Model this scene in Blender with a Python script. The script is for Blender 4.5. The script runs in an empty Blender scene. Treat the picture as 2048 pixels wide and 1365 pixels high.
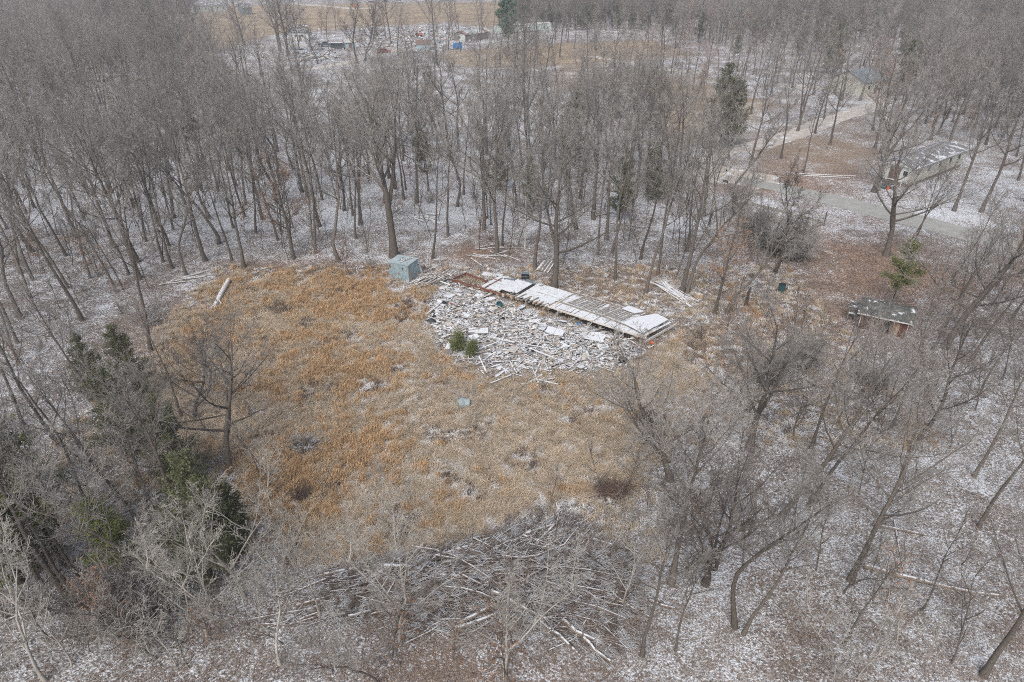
import bpy, math, random
import numpy as np
from mathutils import Vector, Euler, Matrix

# ------------------------------------------------------------------ camera, light, exposure
S = bpy.context.scene
CH, PITCH, F = 30.0, 30.0, 1366.0
cp, sp = math.cos(math.radians(PITCH)), math.sin(math.radians(PITCH))
cam = bpy.data.objects.new('camera', bpy.data.cameras.new('camera'))
S.collection.objects.link(cam)
cam.location = (0, 0, CH)
cam.rotation_euler = (math.radians(90 - PITCH), 0, 0)
cam.data.sensor_width = 36
cam.data.lens = 36 * F / 2048
cam.data.clip_start = 0.5
cam.data.clip_end = 5000
S.camera = cam
SUN_EL, SUN_ROT = 48, 200
w = bpy.data.worlds.new('World'); S.world = w; w.use_nodes = True
nt = w.node_tree; nt.nodes.clear()
sky = nt.nodes.new('ShaderNodeTexSky'); sky.sky_type = 'NISHITA'; sky.sun_disc = False
sky.sun_elevation = math.radians(SUN_EL); sky.sun_rotation = math.radians(SUN_ROT)
sky.air_density = 1.0; sky.dust_density = 5.0; sky.ozone_density = 1.0
hs = nt.nodes.new('ShaderNodeHueSaturation'); hs.inputs['Saturation'].default_value = 0.68
bg = nt.nodes.new('ShaderNodeBackground'); bg.inputs['Strength'].default_value = 0.13
wo = nt.nodes.new('ShaderNodeOutputWorld')
nt.links.new(sky.outputs[0], hs.inputs['Color']); nt.links.new(hs.outputs[0], bg.inputs['Color']); nt.links.new(bg.outputs[0], wo.inputs['Surface'])
sl = bpy.data.lights.new('sun', 'SUN'); sl.energy = 1.2; sl.angle = math.radians(40); sl.color = (1.0, 0.97, 0.93)
so = bpy.data.objects.new('sun', sl); S.collection.objects.link(so)
so.rotation_euler = (math.radians(90 - SUN_EL), 0, math.radians(180 - SUN_ROT + 0))
S.view_settings.view_transform = 'Standard'; S.view_settings.look = 'None'
S.view_settings.exposure = 0.74; S.view_settings.gamma = 1.0; S.view_settings.use_curve_mapping = False
S.render.engine = 'CYCLES'
S.cycles.max_bounces = 4; S.cycles.diffuse_bounces = 2; S.cycles.glossy_bounces = 1
S.cycles.transmission_bounces = 1; S.cycles.volume_bounces = 0; S.cycles.transparent_max_bounces = 4
S.cycles.use_denoising = False
S.cycles.filter_width = 1.1
HAZE = 0.0006

C = S.collection
R = random.Random(7)
PI = math.pi

# ------------------------------------------------------------------ ground point seen at a pixel of the 2048x1365 photograph, and back
def P(px, py, h=0.0):
    a = (px - 1024) / F; b = (py - 682) / F
    z = (CH - h) / (sp + b * cp)
    return Vector((a * z, z * (cp - b * sp), h))

def proj(x, y, z=0.0):
    d = y * cp + (CH - z) * sp
    u = (z - CH) * cp + y * sp
    return 1024 + F * x / d, 682 - F * u / d

def in_poly(px, py, poly):
    c = False; n = len(poly); j = n - 1
    for i in range(n):
        xi, yi = poly[i]; xj, yj = poly[j]
        if (yi > py) != (yj > py) and px < (xj - xi) * (py - yi) / (yj - yi) + xi:
            c = not c
        j = i
    return c

# ------------------------------------------------------------------ materials
def new_mat(name, rough=0.9):
    m = bpy.data.materials.new(name); m.use_nodes = True
    b = m.node_tree.nodes['Principled BSDF']; b.inputs['Roughness'].default_value = rough
    b.inputs['Specular IOR Level'].default_value = 0.2
    return m, m.node_tree, b

def ramp(t, stops):
    r = t.nodes.new('ShaderNodeValToRGB'); e = r.color_ramp.elements
    e[0].position, e[0].color = stops[0][0], (*stops[0][1], 1)
    e[1].position, e[1].color = stops[-1][0], (*stops[-1][1], 1)
    for p, c in stops[1:-1]:
        k = e.new(p); k.color = (*c, 1)
    return r

def noise(t, scale, detail=3, rough=0.6, vec=None, dist=0.0):
    n = t.nodes.new('ShaderNodeTexNoise'); n.inputs['Scale'].default_value = scale
    n.inputs['Detail'].default_value = detail; n.inputs['Roughness'].default_value = rough; n.inputs['Distortion'].default_value = dist
    if vec is not None: t.links.new(vec, n.inputs['Vector'])
    return n

def mth(t, op, a, b=None, clamp=False):
    n = t.nodes.new('ShaderNodeMath'); n.operation = op; n.use_clamp = clamp
    for i, v in enumerate((a, b)):
        if v is None: continue
        if isinstance(v, (int, float)): n.inputs[i].default_value = v
        else: t.links.new(v, n.inputs[i])
    return n.outputs[0]

def mixc(t, f, a, b):
    n = t.nodes.new('ShaderNodeMix'); n.data_type = 'RGBA'
    for k, v in ((0, f), (6, a), (7, b)):
        if isinstance(v, (int, float)): n.inputs[k].default_value = v
        elif isinstance(v, tuple): n.inputs[k].default_value = (*v, 1)
        else: t.links.new(v, n.inputs[k])
    return n.outputs[2]

SNOW = (0.52, 0.55, 0.585)

def plain(name, c1, c2=None, scale=4.0, rough=0.85, snow=0.0, snow_scale=5.0, metal=0.0, rust=0.0, vary=0.0, stretch=None, snowlo=0.55):
    """two-tone noisy surface, lying snow on faces that look up, rust patches, tone change from one thing to the next"""
    m, t, b = new_mat(name, rough)
    co = t.nodes.new('ShaderNodeTexCoord'); vec = co.outputs['Object']
    if stretch:
        mp = t.nodes.new('ShaderNodeMapping'); mp.inputs['Scale'].default_value = stretch
        t.links.new(vec, mp.inputs['Vector']); vec = mp.outputs[0]
    c2 = c2 or tuple(x * 0.6 for x in c1)
    n = noise(t, scale, 4, 0.65, vec)
    f = mth(t, 'MULTIPLY_ADD', n.outputs[0], 2.2); t.nodes[-1].inputs[2].default_value = -0.6; t.nodes[-1].use_clamp = True
    col = mixc(t, f, c2, c1)
    if vary:
        oi = t.nodes.new('ShaderNodeObjectInfo')
        v = mth(t, 'MULTIPLY_ADD', oi.outputs['Random'], vary); t.nodes[-1].inputs[2].default_value = 1 - vary / 2
        h = t.nodes.new('ShaderNodeHueSaturation'); t.links.new(v, h.inputs['Value']); t.links.new(col, h.inputs['Color']); col = h.outputs[0]
    if rust:
        rn = noise(t, 1.7, 4, 0.7, co.outputs['Object'])
        rr = ramp(t, [(0.62 - rust * 0.2, (0, 0, 0)), (0.68 - rust * 0.2, (1, 1, 1))]); t.links.new(rn.outputs[0], rr.inputs[0])
        col = mixc(t, rr.outputs[0], col, (0.20, 0.085, 0.045))
    if snow:
        g = t.nodes.new('ShaderNodeNewGeometry'); sx = t.nodes.new('ShaderNodeSeparateXYZ'); t.links.new(g.outputs['Normal'], sx.inputs[0])
        sn = noise(t, snow_scale, 4, 0.7, g.outputs['Position'])
        up = mth(t, 'SUBTRACT', sx.outputs[2], snowlo); up = mth(t, 'MULTIPLY', up, 6.0, True)
        th = mth(t, 'SUBTRACT', sn.outputs[0], 0.62 - 0.32 * snow); th = mth(t, 'MULTIPLY', th, 14.0, True)
        col = mixc(t, mth(t, 'MULTIPLY', up, th), col, SNOW)
    t.links.new(col, b.inputs['Base Color']); b.inputs['Metallic'].default_value = metal
    bp = t.nodes.new('ShaderNodeBump'); bp.inputs['Strength'].default_value = 0.35; bp.inputs['Distance'].default_value = 0.03
    t.links.new(n.outputs[0], bp.inputs['Height']); t.links.new(bp.outputs[0], b.inputs['Normal'])
    return m

M = {}
M['bark'] = plain('bark', (0.150, 0.132, 0.115), (0.045, 0.038, 0.033), 7, 0.95, vary=0.5, stretch=(3, 3, .6))
M['bark_dark'] = plain('bark_dark', (0.085, 0.072, 0.062), (0.03, 0.026, 0.024), 5, 0.95, vary=0.4, stretch=(3, 3, .6))
M['twig'] = plain('twig', (0.30, 0.285, 0.27), (0.155, 0.145, 0.134), 2.5, 0.95, vary=0.5)
M['twig_pale'] = plain('twig_pale', (0.38, 0.365, 0.335), (0.20, 0.185, 0.165), 1.5, 0.95, vary=0.35)
M['twig_red'] = plain('twig_red', (0.32, 0.26, 0.24), (0.19, 0.145, 0.13), 1.2, 0.95, vary=0.4)
M['twig_dark'] = plain('twig_dark', (0.18, 0.16, 0.148), (0.085, 0.075, 0.068), 1.5, 0.95, vary=0.4)
M['litter_leaf'] = plain('litter_leaf', (0.24, 0.195, 0.165), (0.11, 0.090, 0.078), 2.5, 0.9, vary=0.6)
M['dead_leaf'] = plain('dead_leaf', (0.30, 0.165, 0.09), (0.15, 0.085, 0.055), 2.5, 0.9, vary=0.5)
M['cedar'] = plain('cedar', (0.115, 0.120, 0.062), (0.045, 0.052, 0.030), 1.3, 0.9, vary=0.4)
M['cedar_bright'] = plain('cedar_bright', (0.165, 0.18, 0.062), (0.075, 0.092, 0.035), 1.3, 0.9, vary=0.3)
M['pine'] = plain('pine', (0.10, 0.16, 0.11), (0.045, 0.08, 0.055), 1.3, 0.9)
M['log'] = plain('log', (0.25, 0.205, 0.175), (0.08, 0.066, 0.057), 4, 0.95, snow=0.60, snow_scale=4, vary=0.4, snowlo=0.74)
M['log_pale'] = plain('log_pale', (0.50, 0.47, 0.42), (0.28, 0.25, 0.21), 4, 0.9, snow=0.5, vary=0.2)
M['cut_wood'] = plain('cut_wood', (0.40, 0.27, 0.16), (0.25, 0.16, 0.10), 5)
M['brush'] = plain('brush', (0.26, 0.215, 0.185), (0.055, 0.045, 0.04), 0.8, 0.95, snow=0.45, snow_scale=1.5)
M['tan_grass'] = plain('tan_grass', (0.52, 0.43, 0.32), (0.27, 0.215, 0.155), 0.5, 0.95, vary=0.6)
M['gold_grass'] = plain('gold_grass', (0.485, 0.34, 0.205), (0.32, 0.205, 0.11), 0.6, 0.95, vary=0.5)
M['snow_grass'] = plain('snow_grass', (0.56, 0.585, 0.62), (0.42, 0.38, 0.33), 2.0, 0.9, vary=0.1)
M['dark_weed'] = plain('dark_weed', (0.16, 0.115, 0.095), (0.07, 0.05, 0.042), 0.7, 0.95, vary=0.5)
M['snow'] = plain('snow', (0.55, 0.58, 0.61), (0.46, 0.48, 0.50), 1.5, 0.8)
M['scrap_snow'] = plain('scrap_snow', (0.30, 0.25, 0.20), (0.10, 0.08, 0.07), 3, 0.9, snow=1.0, snow_scale=3.0, vary=0.5)
M['scrap_beige'] = plain('scrap_beige', (0.46, 0.42, 0.36), (0.33, 0.29, 0.245), 2, 0.9, snow=0.35, vary=0.25)
M['scrap_grey'] = plain('scrap_grey', (0.25, 0.26, 0.26), (0.10, 0.10, 0.10), 3, 0.8, snow=0.55, vary=0.4)
M['scrap_wood'] = plain('scrap_wood', (0.27, 0.20, 0.14), (0.11, 0.08, 0.06), 4, 0.9, snow=0.45, vary=0.5)
M['board'] = plain('board', (0.34, 0.30, 0.255), (0.15, 0.125, 0.105), 5, 0.9, snow=0.70, snow_scale=2.5, vary=0.5)
M['board_white'] = plain('board_white', (0.58, 0.57, 0.54), (0.34, 0.31, 0.28), 4, 0.8, snow=0.8, snow_scale=2.0)
M['rafter'] = plain('rafter', (0.30, 0.265, 0.225), (0.14, 0.12, 0.10), 5, 0.9, snow=0.35, vary=0.3)
M['rust'] = plain('rust', (0.19, 0.085, 0.052), (0.085, 0.045, 0.035), 5, 0.9, snow=0.25, vary=0.2)
M['roof_sheet'] = plain('roof_sheet', (0.60, 0.62, 0.62), (0.42, 0.43, 0.42), 1.2, 0.55, snow=0.95, snow_scale=5)
M['shade_scrap_black'] = plain('shade_scrap_black', (0.035, 0.032, 0.03), (0.015, 0.014, 0.013), 3)  # near-black: painted shade under deck and inside shed, also dark scraps and ends
M['deck'] = plain('deck', (0.30, 0.25, 0.21), (0.13, 0.11, 0.09), 4, snow=0.80, snow_scale=5)
M['insulation'] = plain('insulation', (0.50, 0.38, 0.27), (0.24, 0.18, 0.13), 4, snow=0.3)
M['blue_metal'] = plain('blue_metal', (0.28, 0.365, 0.395), (0.14, 0.195, 0.22), 1.8, 0.5, rust=0.16, stretch=(9, 9, 0.6))
M['blue_roof'] = plain('blue_roof', (0.31, 0.38, 0.40), (0.22, 0.28, 0.30), 1.4, 0.5, rust=0.03)
M['slate_sheet'] = plain('slate_sheet', (0.16, 0.19, 0.21), (0.09, 0.11, 0.125), 3, 0.6, snow=0.15)
M['black'] = plain('black', (0.022, 0.026, 0.032), (0.012, 0.012, 0.014), 3, 0.5)
M['tub'] = plain('tub', (0.30, 0.385, 0.41), (0.22, 0.29, 0.32), 2, 0.5, snow=0.1)
M['green_plastic'] = plain('green_plastic', (0.035, 0.10, 0.11), (0.02, 0.06, 0.07), 2, 0.45)
M['blue_tarp'] = plain('blue_tarp', (0.025, 0.155, 0.36), (0.02, 0.10, 0.26), 1.5, 0.5)
M['red'] = plain('red', (0.30, 0.05, 0.04), (0.17, 0.035, 0.03), 2, 0.5)
M['orange'] = plain('orange', (0.60, 0.10, 0.03), (0.45, 0.08, 0.03), 2, 0.6)
M['asphalt'] = plain('asphalt', (0.30, 0.305, 0.29), (0.22, 0.223, 0.212), 0.9, 0.9)
M['gravel'] = plain('gravel', (0.44, 0.41, 0.37), (0.26, 0.23, 0.20), 2.5, 0.95, snow=0.25, snow_scale=0.8)
M['cream_siding'] = plain('cream_siding', (0.45, 0.45, 0.40), (0.35, 0.35, 0.31), 0.8, 0.7)
M['white_siding'] = plain('white_siding', (0.52, 0.54, 0.53), (0.38, 0.41, 0.40), 0.8, 0.7)
M['green_siding'] = plain('green_siding', (0.44, 0.53, 0.50), (0.33, 0.40, 0.38), 0.6, 0.7)
M['grey_roof'] = plain('grey_roof', (0.175, 0.175, 0.18), (0.11, 0.11, 0.115), 1.2, 0.9, snow=0.30, snow_scale=0.9)
M['dark_roof'] = plain('dark_roof', (0.10, 0.09, 0.088), (0.055, 0.05, 0.05), 1.2, 0.9, snow=0.25, snow_scale=2)
M['metal_roof'] = plain('metal_roof', (0.46, 0.50, 0.50), (0.28, 0.27, 0.24), 0.6, 0.5, rust=0.15)
M['shingle'] = plain('shingle', (0.11, 0.115, 0.11), (0.030, 0.032, 0.033), 3.0, 0.9, snow=0.10, snow_scale=1.4, vary=0.3)
M['red_wood'] = plain('red_wood', (0.12, 0.06, 0.048), (0.075, 0.04, 0.034), 4, 0.9, stretch=(6, 6, 1))
M['grey_wood'] = plain('grey_wood', (0.20, 0.19, 0.18), (0.10, 0.095, 0.09), 3, 0.9, stretch=(5, 5, 1))
M['brown_paint'] = plain('brown_paint', (0.17, 0.125, 0.105), (0.10, 0.075, 0.065), 2, 0.7)
M['glass'] = plain('glass', (0.035, 0.045, 0.05), (0.02, 0.025, 0.03), 1, 0.15)
M['trim'] = plain('trim', (0.66, 0.68, 0.69), (0.5, 0.5, 0.5), 2, 0.6)
M['concrete'] = plain('concrete', (0.28, 0.27, 0.25), (0.17, 0.16, 0.15), 4, 0.95, snow=0.65)
M['car_white'] = plain('car_white', (0.55, 0.60, 0.64), (0.48, 0.52, 0.56), 0.5, 0.3)
M['car_dark'] = plain('car_dark', (0.07, 0.085, 0.085), (0.05, 0.06, 0.06), 0.5, 0.3, snow=0.5)
M['tyre'] = plain('tyre', (0.02, 0.02, 0.02), (0.012, 0.012, 0.012), 3, 0.9)
M['tan_box'] = plain('tan_box', (0.42, 0.33, 0.22), (0.33, 0.25, 0.17), 3, 0.9)
M['pole'] = plain('pole', (0.50, 0.48, 0.44), (0.36, 0.34, 0.31), 3, 0.8)

# ------------------------------------------------------------------ mesh helpers
def mesh_np(name, V, loops, sizes, mats, midx=None, smooth=False):
    me = bpy.data.meshes.new(name)
    V = np.asarray(V, np.float32); loops = np.asarray(loops, np.int32).ravel(); sizes = np.asarray(sizes, np.int32)
    me.vertices.add(len(V)); me.vertices.foreach_set('co', V.ravel())
    me.loops.add(len(loops)); me.loops.foreach_set('vertex_index', loops)
    me.polygons.add(len(sizes))
    st = np.zeros(len(sizes), np.int32); st[1:] = np.cumsum(sizes)[:-1]
    me.polygons.foreach_set('loop_start', st)
    for m in mats: me.materials.append(M[m] if isinstance(m, str) else m)
    if midx is not None: me.polygons.foreach_set('material_index', np.asarray(midx, np.int32))
    if smooth: me.polygons.foreach_set('use_smooth', np.ones(len(sizes), bool))
    me.update(calc_edges=True)
    return me

class MB:
    """collects boxes, prisms and tubes, each with a material name"""
    def __init__(s): s.v = []; s.f = []; s.m = []; s.names = []
    def mi(s, m):
        if m not in s.names: s.names.append(m)
        return s.names.index(m)
    def add(s, vs, fs, m):
        o = len(s.v); k = s.mi(m)
        s.v += [tuple(x) for x in vs]
        for f in fs: s.f.append([i + o for i in f]); s.m.append(k)
        return s
    def box(s, c, d, m, rot=None):
        x, y, z = d[0] / 2, d[1] / 2, d[2] / 2
        vs = [Vector(q) for q in ((-x, -y, -z), (x, -y, -z), (x, y, -z), (-x, y, -z), (-x, -y, z), (x, -y, z), (x, y, z), (-x, y, z))]
        if rot is not None:
            e = Euler(rot) if not isinstance(rot, Matrix) else rot
            for q in vs: q.rotate(e)
        vs = [q + Vector(c) for q in vs]
        return s.add(vs, [(0, 3, 2, 1), (4, 5, 6, 7), (0, 1, 5, 4), (1, 2, 6, 5), (2, 3, 7, 6), (3, 0, 4, 7)], m)
    def slab(s, poly, z0, z1, m):
        n = len(poly)
        vs = [(x, y, z0) for x, y in poly] + [(x, y, z1) for x, y in poly]
        fs = [tuple(range(n - 1, -1, -1)), tuple(range(n, 2 * n))] + [(i, (i + 1) % n, n + (i + 1) % n, n + i) for i in range(n)]
        return s.add(vs, fs, m)
    def prism_y(s, prof, y0, y1, m):   # profile in x,z extruded along y
        n = len(prof)
        vs = [(x, y0, z) for x, z in prof] + [(x, y1, z) for x, z in prof]
        fs = [tuple(range(n)), tuple(range(2 * n - 1, n - 1, -1))] + [((i + 1) % n, i, n + i, n + (i + 1) % n) for i in range(n)]
        return s.add(vs, fs, m)
    def tube(s, pts, rad, m, n=8, cap=None):
        rings = []
        pts = [Vector(p) for p in pts]; up = Vector((0.13, 0.31, 0.94))
        vs = []
        for i, p in enumerate(pts):
            d = (pts[min(i + 1, len(pts) - 1)] - pts[max(i - 1, 0)]).normalized()
            a = d.cross(up)
            if a.length < 0.1: a = d.cross(Vector((1, 0, 0)))
            a.normalize(); b = d.cross(a)
            for k in range(n):
                t = 2 * PI * k / n
                vs.append(p + (a * math.cos(t) + b * math.sin(t)) * rad[i])
        fs = []
        for i in range(len(pts) - 1):
            for k in range(n):
                fs.append((i * n + k, i * n + (k + 1) % n, (i + 1) * n + (k + 1) % n, (i + 1) * n + k))
        s.add(vs, fs, m)
        e = len(vs) - n
        s.add(vs[:n], [tuple(range(n - 1, -1, -1))], cap or m); s.add(vs[e:], [tuple(range(n))], cap or m)
        return s
    def mesh(s, name='mesh', smooth=False):
        me = bpy.data.meshes.new(name); me.from_pydata(s.v, [], s.f)
        for n in s.names: me.materials.append(M[n])
        me.polygons.foreach_set('material_index', s.m)
        if smooth: me.polygons.foreach_set('use_smooth', [True] * len(s.m))
        me.update(); return me

def link(name, me, parent=None, loc=None, rot=None):
    if isinstance(me, MB): me = me.mesh(name)
    o = bpy.data.objects.new(name, me); C.objects.link(o)
    if parent is not None: o.parent = parent
    if loc is not None: o.location = loc
    if rot is not None: o.rotation_euler = rot
    return o

def tag(o, label=None, cat=None, group=None, kind=None):
    if label: o['label'] = label
    if cat: o['category'] = cat
    if group: o['group'] = group
    if kind: o['kind'] = kind
    return o

def thing(name, label, cat, loc=(0, 0, 0), rz=0, group=None):
    return tag(link(name, None, None, loc, (0, 0, rz)), label, cat, group)

def copy_tree(o, parent=None):
    c = o.copy(); C.objects.link(c)
    if parent is not None: c.parent = parent
    for ch in list(o.children): copy_tree(ch, c)
    return c

def prisms(P0, P1, R0, R1, n=3, seed=0):
    """many thin tapered prisms at once -> vertices, quads"""
    P0 = np.asarray(P0, float); P1 = np.asarray(P1, float); R0 = np.asarray(R0)[:, None]; R1 = np.asarray(R1)[:, None]
    D = P1 - P0; D /= np.maximum(np.linalg.norm(D, axis=1, keepdims=True), 1e-9)
    U = np.where(np.abs(D[:, 2:3]) > 0.9, np.array([[1., 0, 0]]), np.array([[0., 0, 1.]]))
    A = np.cross(D, U); A /= np.linalg.norm(A, axis=1, keepdims=True); B = np.cross(D, A)
    V = np.empty((len(P0), 2 * n, 3))
    for k in range(n):
        t = 2 * PI * k / n
        o = A * math.cos(t) + B * math.sin(t)
        V[:, k] = P0 + o * R0; V[:, n + k] = P1 + o * R1
    base = (np.arange(len(P0)) * 2 * n)[:, None]
    Q = np.concatenate([base + np.array([[k, (k + 1) % n, n + (k + 1) % n, n + k]]) for k in range(n)], axis=1)
    return V.reshape(-1, 3), Q.reshape(-1, 4)

def prism_mesh(name, groups, extra=None):
    """groups: list of (segments, sides, material); a segment is (p0, p1, r0, r1)"""
    Vs, Ls, Ss, Ms, mats = [], [], [], [], []; off = 0
    for segs, n, mat in groups:
        if not segs: continue
        if mat not in mats: mats.append(mat)
        k = mats.index(mat)
        V, Q = prisms([s[0][:] for s in segs], [s[1][:] for s in segs], [s[2] for s in segs], [s[3] for s in segs], n)
        Vs.append(V); Ls.append((Q + off).ravel()); Ss.append(np.full(len(Q), 4)); Ms.append(np.full(len(Q), k)); off += len(V)
    if extra is not None:      # loose triangles: (V, mat)
        for V, mat in extra:
            V = np.asarray(V)
            if not len(V): continue
            if mat not in mats: mats.append(mat)
            k = mats.index(mat); n = len(V) // 3
            Vs.append(V); Ls.append(np.arange(n * 3) + off); Ss.append(np.full(n, 3)); Ms.append(np.full(n, k)); off += len(V)
    return mesh_np(name, np.concatenate(Vs), np.concatenate(Ls), np.concatenate(Ss), mats, np.concatenate(Ms))

def leaf_tris(centres, size, rng, flat=0.0):
    """small triangles strewn round centres"""
    n = len(centres); c = np.asarray(centres)
    a = rng.normal(size=(n, 3)); a /= np.linalg.norm(a, axis=1, keepdims=True)
    b = rng.normal(size=(n, 3)); b -= (a * b).sum(1, keepdims=True) * a; b /= np.linalg.norm(b, axis=1, keepdims=True)
    if flat: a[:, 2] *= 1 - flat; b[:, 2] *= 1 - flat
    s = size * rng.uniform(0.6, 1.4, (n, 1))
    V = np.stack([c - a * s, c + a * s * .9 + b * s * .4, c + b * s * 1.1], axis=1)
    return V.reshape(-1, 3)

# ------------------------------------------------------------------ scatter of many small plants (stuff)
def scatter(name, pts, variants, label, cat, group=None):
    """pts: (x, y, z, rotx, roty, rotz, scale, variant)"""
    col = bpy.data.collections.new(name + '_kinds')
    for i, me in enumerate(variants):
        o = bpy.data.objects.new('%s_kind_%02d' % (name, i), me); col.objects.link(o)
    A = np.array(pts, np.float32)
    me = bpy.data.meshes.new(name); me.vertices.add(len(A)); me.vertices.foreach_set('co', A[:, :3].ravel())
    a = me.attributes.new('rot', 'FLOAT_VECTOR', 'POINT'); a.data.foreach_set('vector', A[:, 3:6].ravel())
    a = me.attributes.new('scl', 'FLOAT', 'POINT'); a.data.foreach_set('value', np.ascontiguousarray(A[:, 6]))
    a = me.attributes.new('kindi', 'INT', 'POINT'); a.data.foreach_set('value', A[:, 7].astype(np.int32))
    o = tag(link(name, me), label, cat, group, 'stuff')
    g = bpy.data.node_groups.new(name, 'GeometryNodeTree')
    g.interface.new_socket('Geometry', in_out='INPUT', socket_type='NodeSocketGeometry')
    g.interface.new_socket('Geometry', in_out='OUTPUT', socket_type='NodeSocketGeometry')
    N = g.nodes; L = g.links
    gi, go = N.new('NodeGroupInput'), N.new('NodeGroupOutput')
    ip = N.new('GeometryNodeInstanceOnPoints'); ci = N.new('GeometryNodeCollectionInfo')
    ci.inputs['Collection'].default_value = col; ci.inputs['Separate Children'].default_value = True; ci.inputs['Reset Children'].default_value = True
    def attr(nm, ty):
        n = N.new('GeometryNodeInputNamedAttribute'); n.data_type = ty; n.inputs['Name'].default_value = nm; return n.outputs[0]
    L.new(gi.outputs[0], ip.inputs['Points']); L.new(ci.outputs[0], ip.inputs['Instance'])
    ip.inputs['Pick Instance'].default_value = True
    L.new(attr('kindi', 'INT'), ip.inputs['Instance Index'])
    er = N.new('FunctionNodeEulerToRotation'); L.new(attr('rot', 'FLOAT_VECTOR'), er.inputs[0]); L.new(er.outputs[0], ip.inputs['Rotation'])
    L.new(attr('scl', 'FLOAT'), ip.inputs['Scale'])
    L.new(ip.outputs[0], go.inputs[0])
    md = o.modifiers.new('scatter', 'NODES'); md.node_group = g
    return o

# ------------------------------------------------------------------ zones, outlined where they lie on the ground
FIELD = [(455, 562), (400, 600), (330, 640), (300, 720), (310, 800), (380, 870), (470, 950), (500, 1060), (600, 1135), (740, 1120), (880, 1080), (1010, 1040),
         (1180, 1000), (1290, 960), (1310, 860), (1400, 760), (1330, 700), (1240, 755), (1000, 760), (930, 740), (880, 690), (850, 640), (850, 590), (780, 575), (600, 550)]
DEBRIS = [(885, 568), (868, 600), (862, 650), (885, 690), (925, 725), (955, 742), (1010, 752), (1100, 742), (1180, 740), (1250, 742), (1285, 715), (1282, 692), (1200, 660), (1100, 640), (1000, 600), (905, 562)]
ROAD_T = [(1480, 352), (1534, 365), (1593, 374), (1703, 398), (1813, 423), (1923, 453), (2048, 480), (2250, 530), (2600, 620)]
ROAD_B = [(1480, 366), (1538, 380), (1593, 394), (1666, 412), (1776, 442), (1849, 460), (1959, 489), (2048, 512), (2250, 568), (2600, 672)]
BARE = [   # open ground with no wood on it, as seen at its base
    [(440, 545), (780, 520), (1000, 520), (1290, 590), (1420, 640), (1560, 600), (1620, 700), (1480, 780), (1330, 960), (1180, 1010), (900, 1080), (1300, 1120), (1290, 1330), (620, 1330), (560, 1130), (480, 1050), (400, 900), (300, 760), (310, 620)],
    [(400, -8), (1030, -8), (1030, 60), (1340, 75), (1420, 150), (1340, 258), (1000, 258), (560, 255), (480, 180), (380, 110)],
    [(1480, 380), (1680, 420), (1950, 500), (1900, 560), (1840, 690), (1680, 700), (1560, 600), (1590, 480)],
    [(1340, 100), (1600, 110), (1760, 130), (1830, 190), (1780, 300), (1960, 300), (2048, 380), (2060, 520), (1530, 400), (1370, 370), (1300, 270)],
]
def soft(px, py, cx, cy, rx, ry, w=1.0):
    return w * np.exp(-(((px - cx) / rx) ** 2 + ((py - cy) / ry) ** 2))

# ------------------------------------------------------------------ ground
def axis(lo, hi, dmin, k):
    xs = [0.0]
    while xs[-1] < hi: xs.append(xs[-1] + dmin + k * max(0, xs[-1] - 40))
    ys = [0.0]
    while ys[-1] > lo: ys.append(ys[-1] - dmin - k * max(0, -ys[-1] - 40))
    return np.array(sorted(ys[1:]) + xs)
gx = np.clip(axis(-1200, 1200, 0.9, 0.022), -1200, 1200); gy = np.clip(axis(-300, 1800, 0.8, 0.016), -300, 1800)
GX, GY = np.meshgrid(gx, gy)
nx, ny = len(gx), len(gy)
V = np.stack([GX, GY, np.zeros_like(GX)], -1).reshape(-1, 3)
ii = (np.arange(ny - 1)[:, None] * nx + np.arange(nx - 1)[None]).ravel()
Q = np.stack([ii, ii + 1, ii + nx + 1, ii + nx], 1)
M['ground'], t, b = new_mat('ground', 0.95)
gme = mesh_np('ground', V, Q, np.full(len(Q), 4), ['ground'])
den = np.maximum(V[:, 1] * cp + CH * sp, 3.0)
zpx = 1024 + F * V[:, 0] / den; zpy = 682 - F * (V[:, 1] * sp - CH * cp) / den
def poly_mask(poly):
    x, y = zpx, zpy; c = np.zeros(len(x), bool); j = len(poly) - 1
    for i in range(len(poly)):
        xi, yi = poly[i]; xj, yj = poly[j]
        if yi != yj: c ^= ((yi > y) != (yj > y)) & (x < (xj - xi) * (y - yi) / (yj - yi) + xi)
        j = i
    return c.astype(float)
field = poly_mask(FIELD)
def blur(a, n=3):
    a = a.reshape(ny, nx)
    for _ in range(n):
        p = np.pad(a, 1, mode='edge'); a = (p[:-2, 1:-1] + p[2:, 1:-1] + p[1:-1, :-2] + p[1:-1, 2:] + 2 * p[1:-1, 1:-1]) / 6
    return a.ravel()
field = blur(field, 4)
px_, py_ = zpx, zpy
brown = np.clip(soft(px_, py_, 1720, 530, 170, 90) + soft(px_, py_, 1560, 640, 120, 55, .9) + soft(px_, py_, 1200, 570, 170, 40, .7) + soft(px_, py_, 1900, 590, 120, 50, .8) + soft(px_, py_, 960, 505, 90, 22, .8)
                + soft(px_, py_, 620, 540, 230, 26, .8) + soft(px_, py_, 1640, 320, 130, 50, .55) + soft(px_, py_, 1350, 710, 90, 50, .8) + soft(px_, py_, 1500, 370, 200, 26, .7) + soft(px_, py_, 900, 1330, 300, 70, .5)
                + soft(px_, py_, 350, 640, 90, 60, .6) + soft(px_, py_, 350, 800, 120, 120, .6) + soft(px_, py_, 1450, 740, 200, 90, .5) + soft(px_, py_, 1780, 700, 150, 70, .3), 0, 1)
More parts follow.
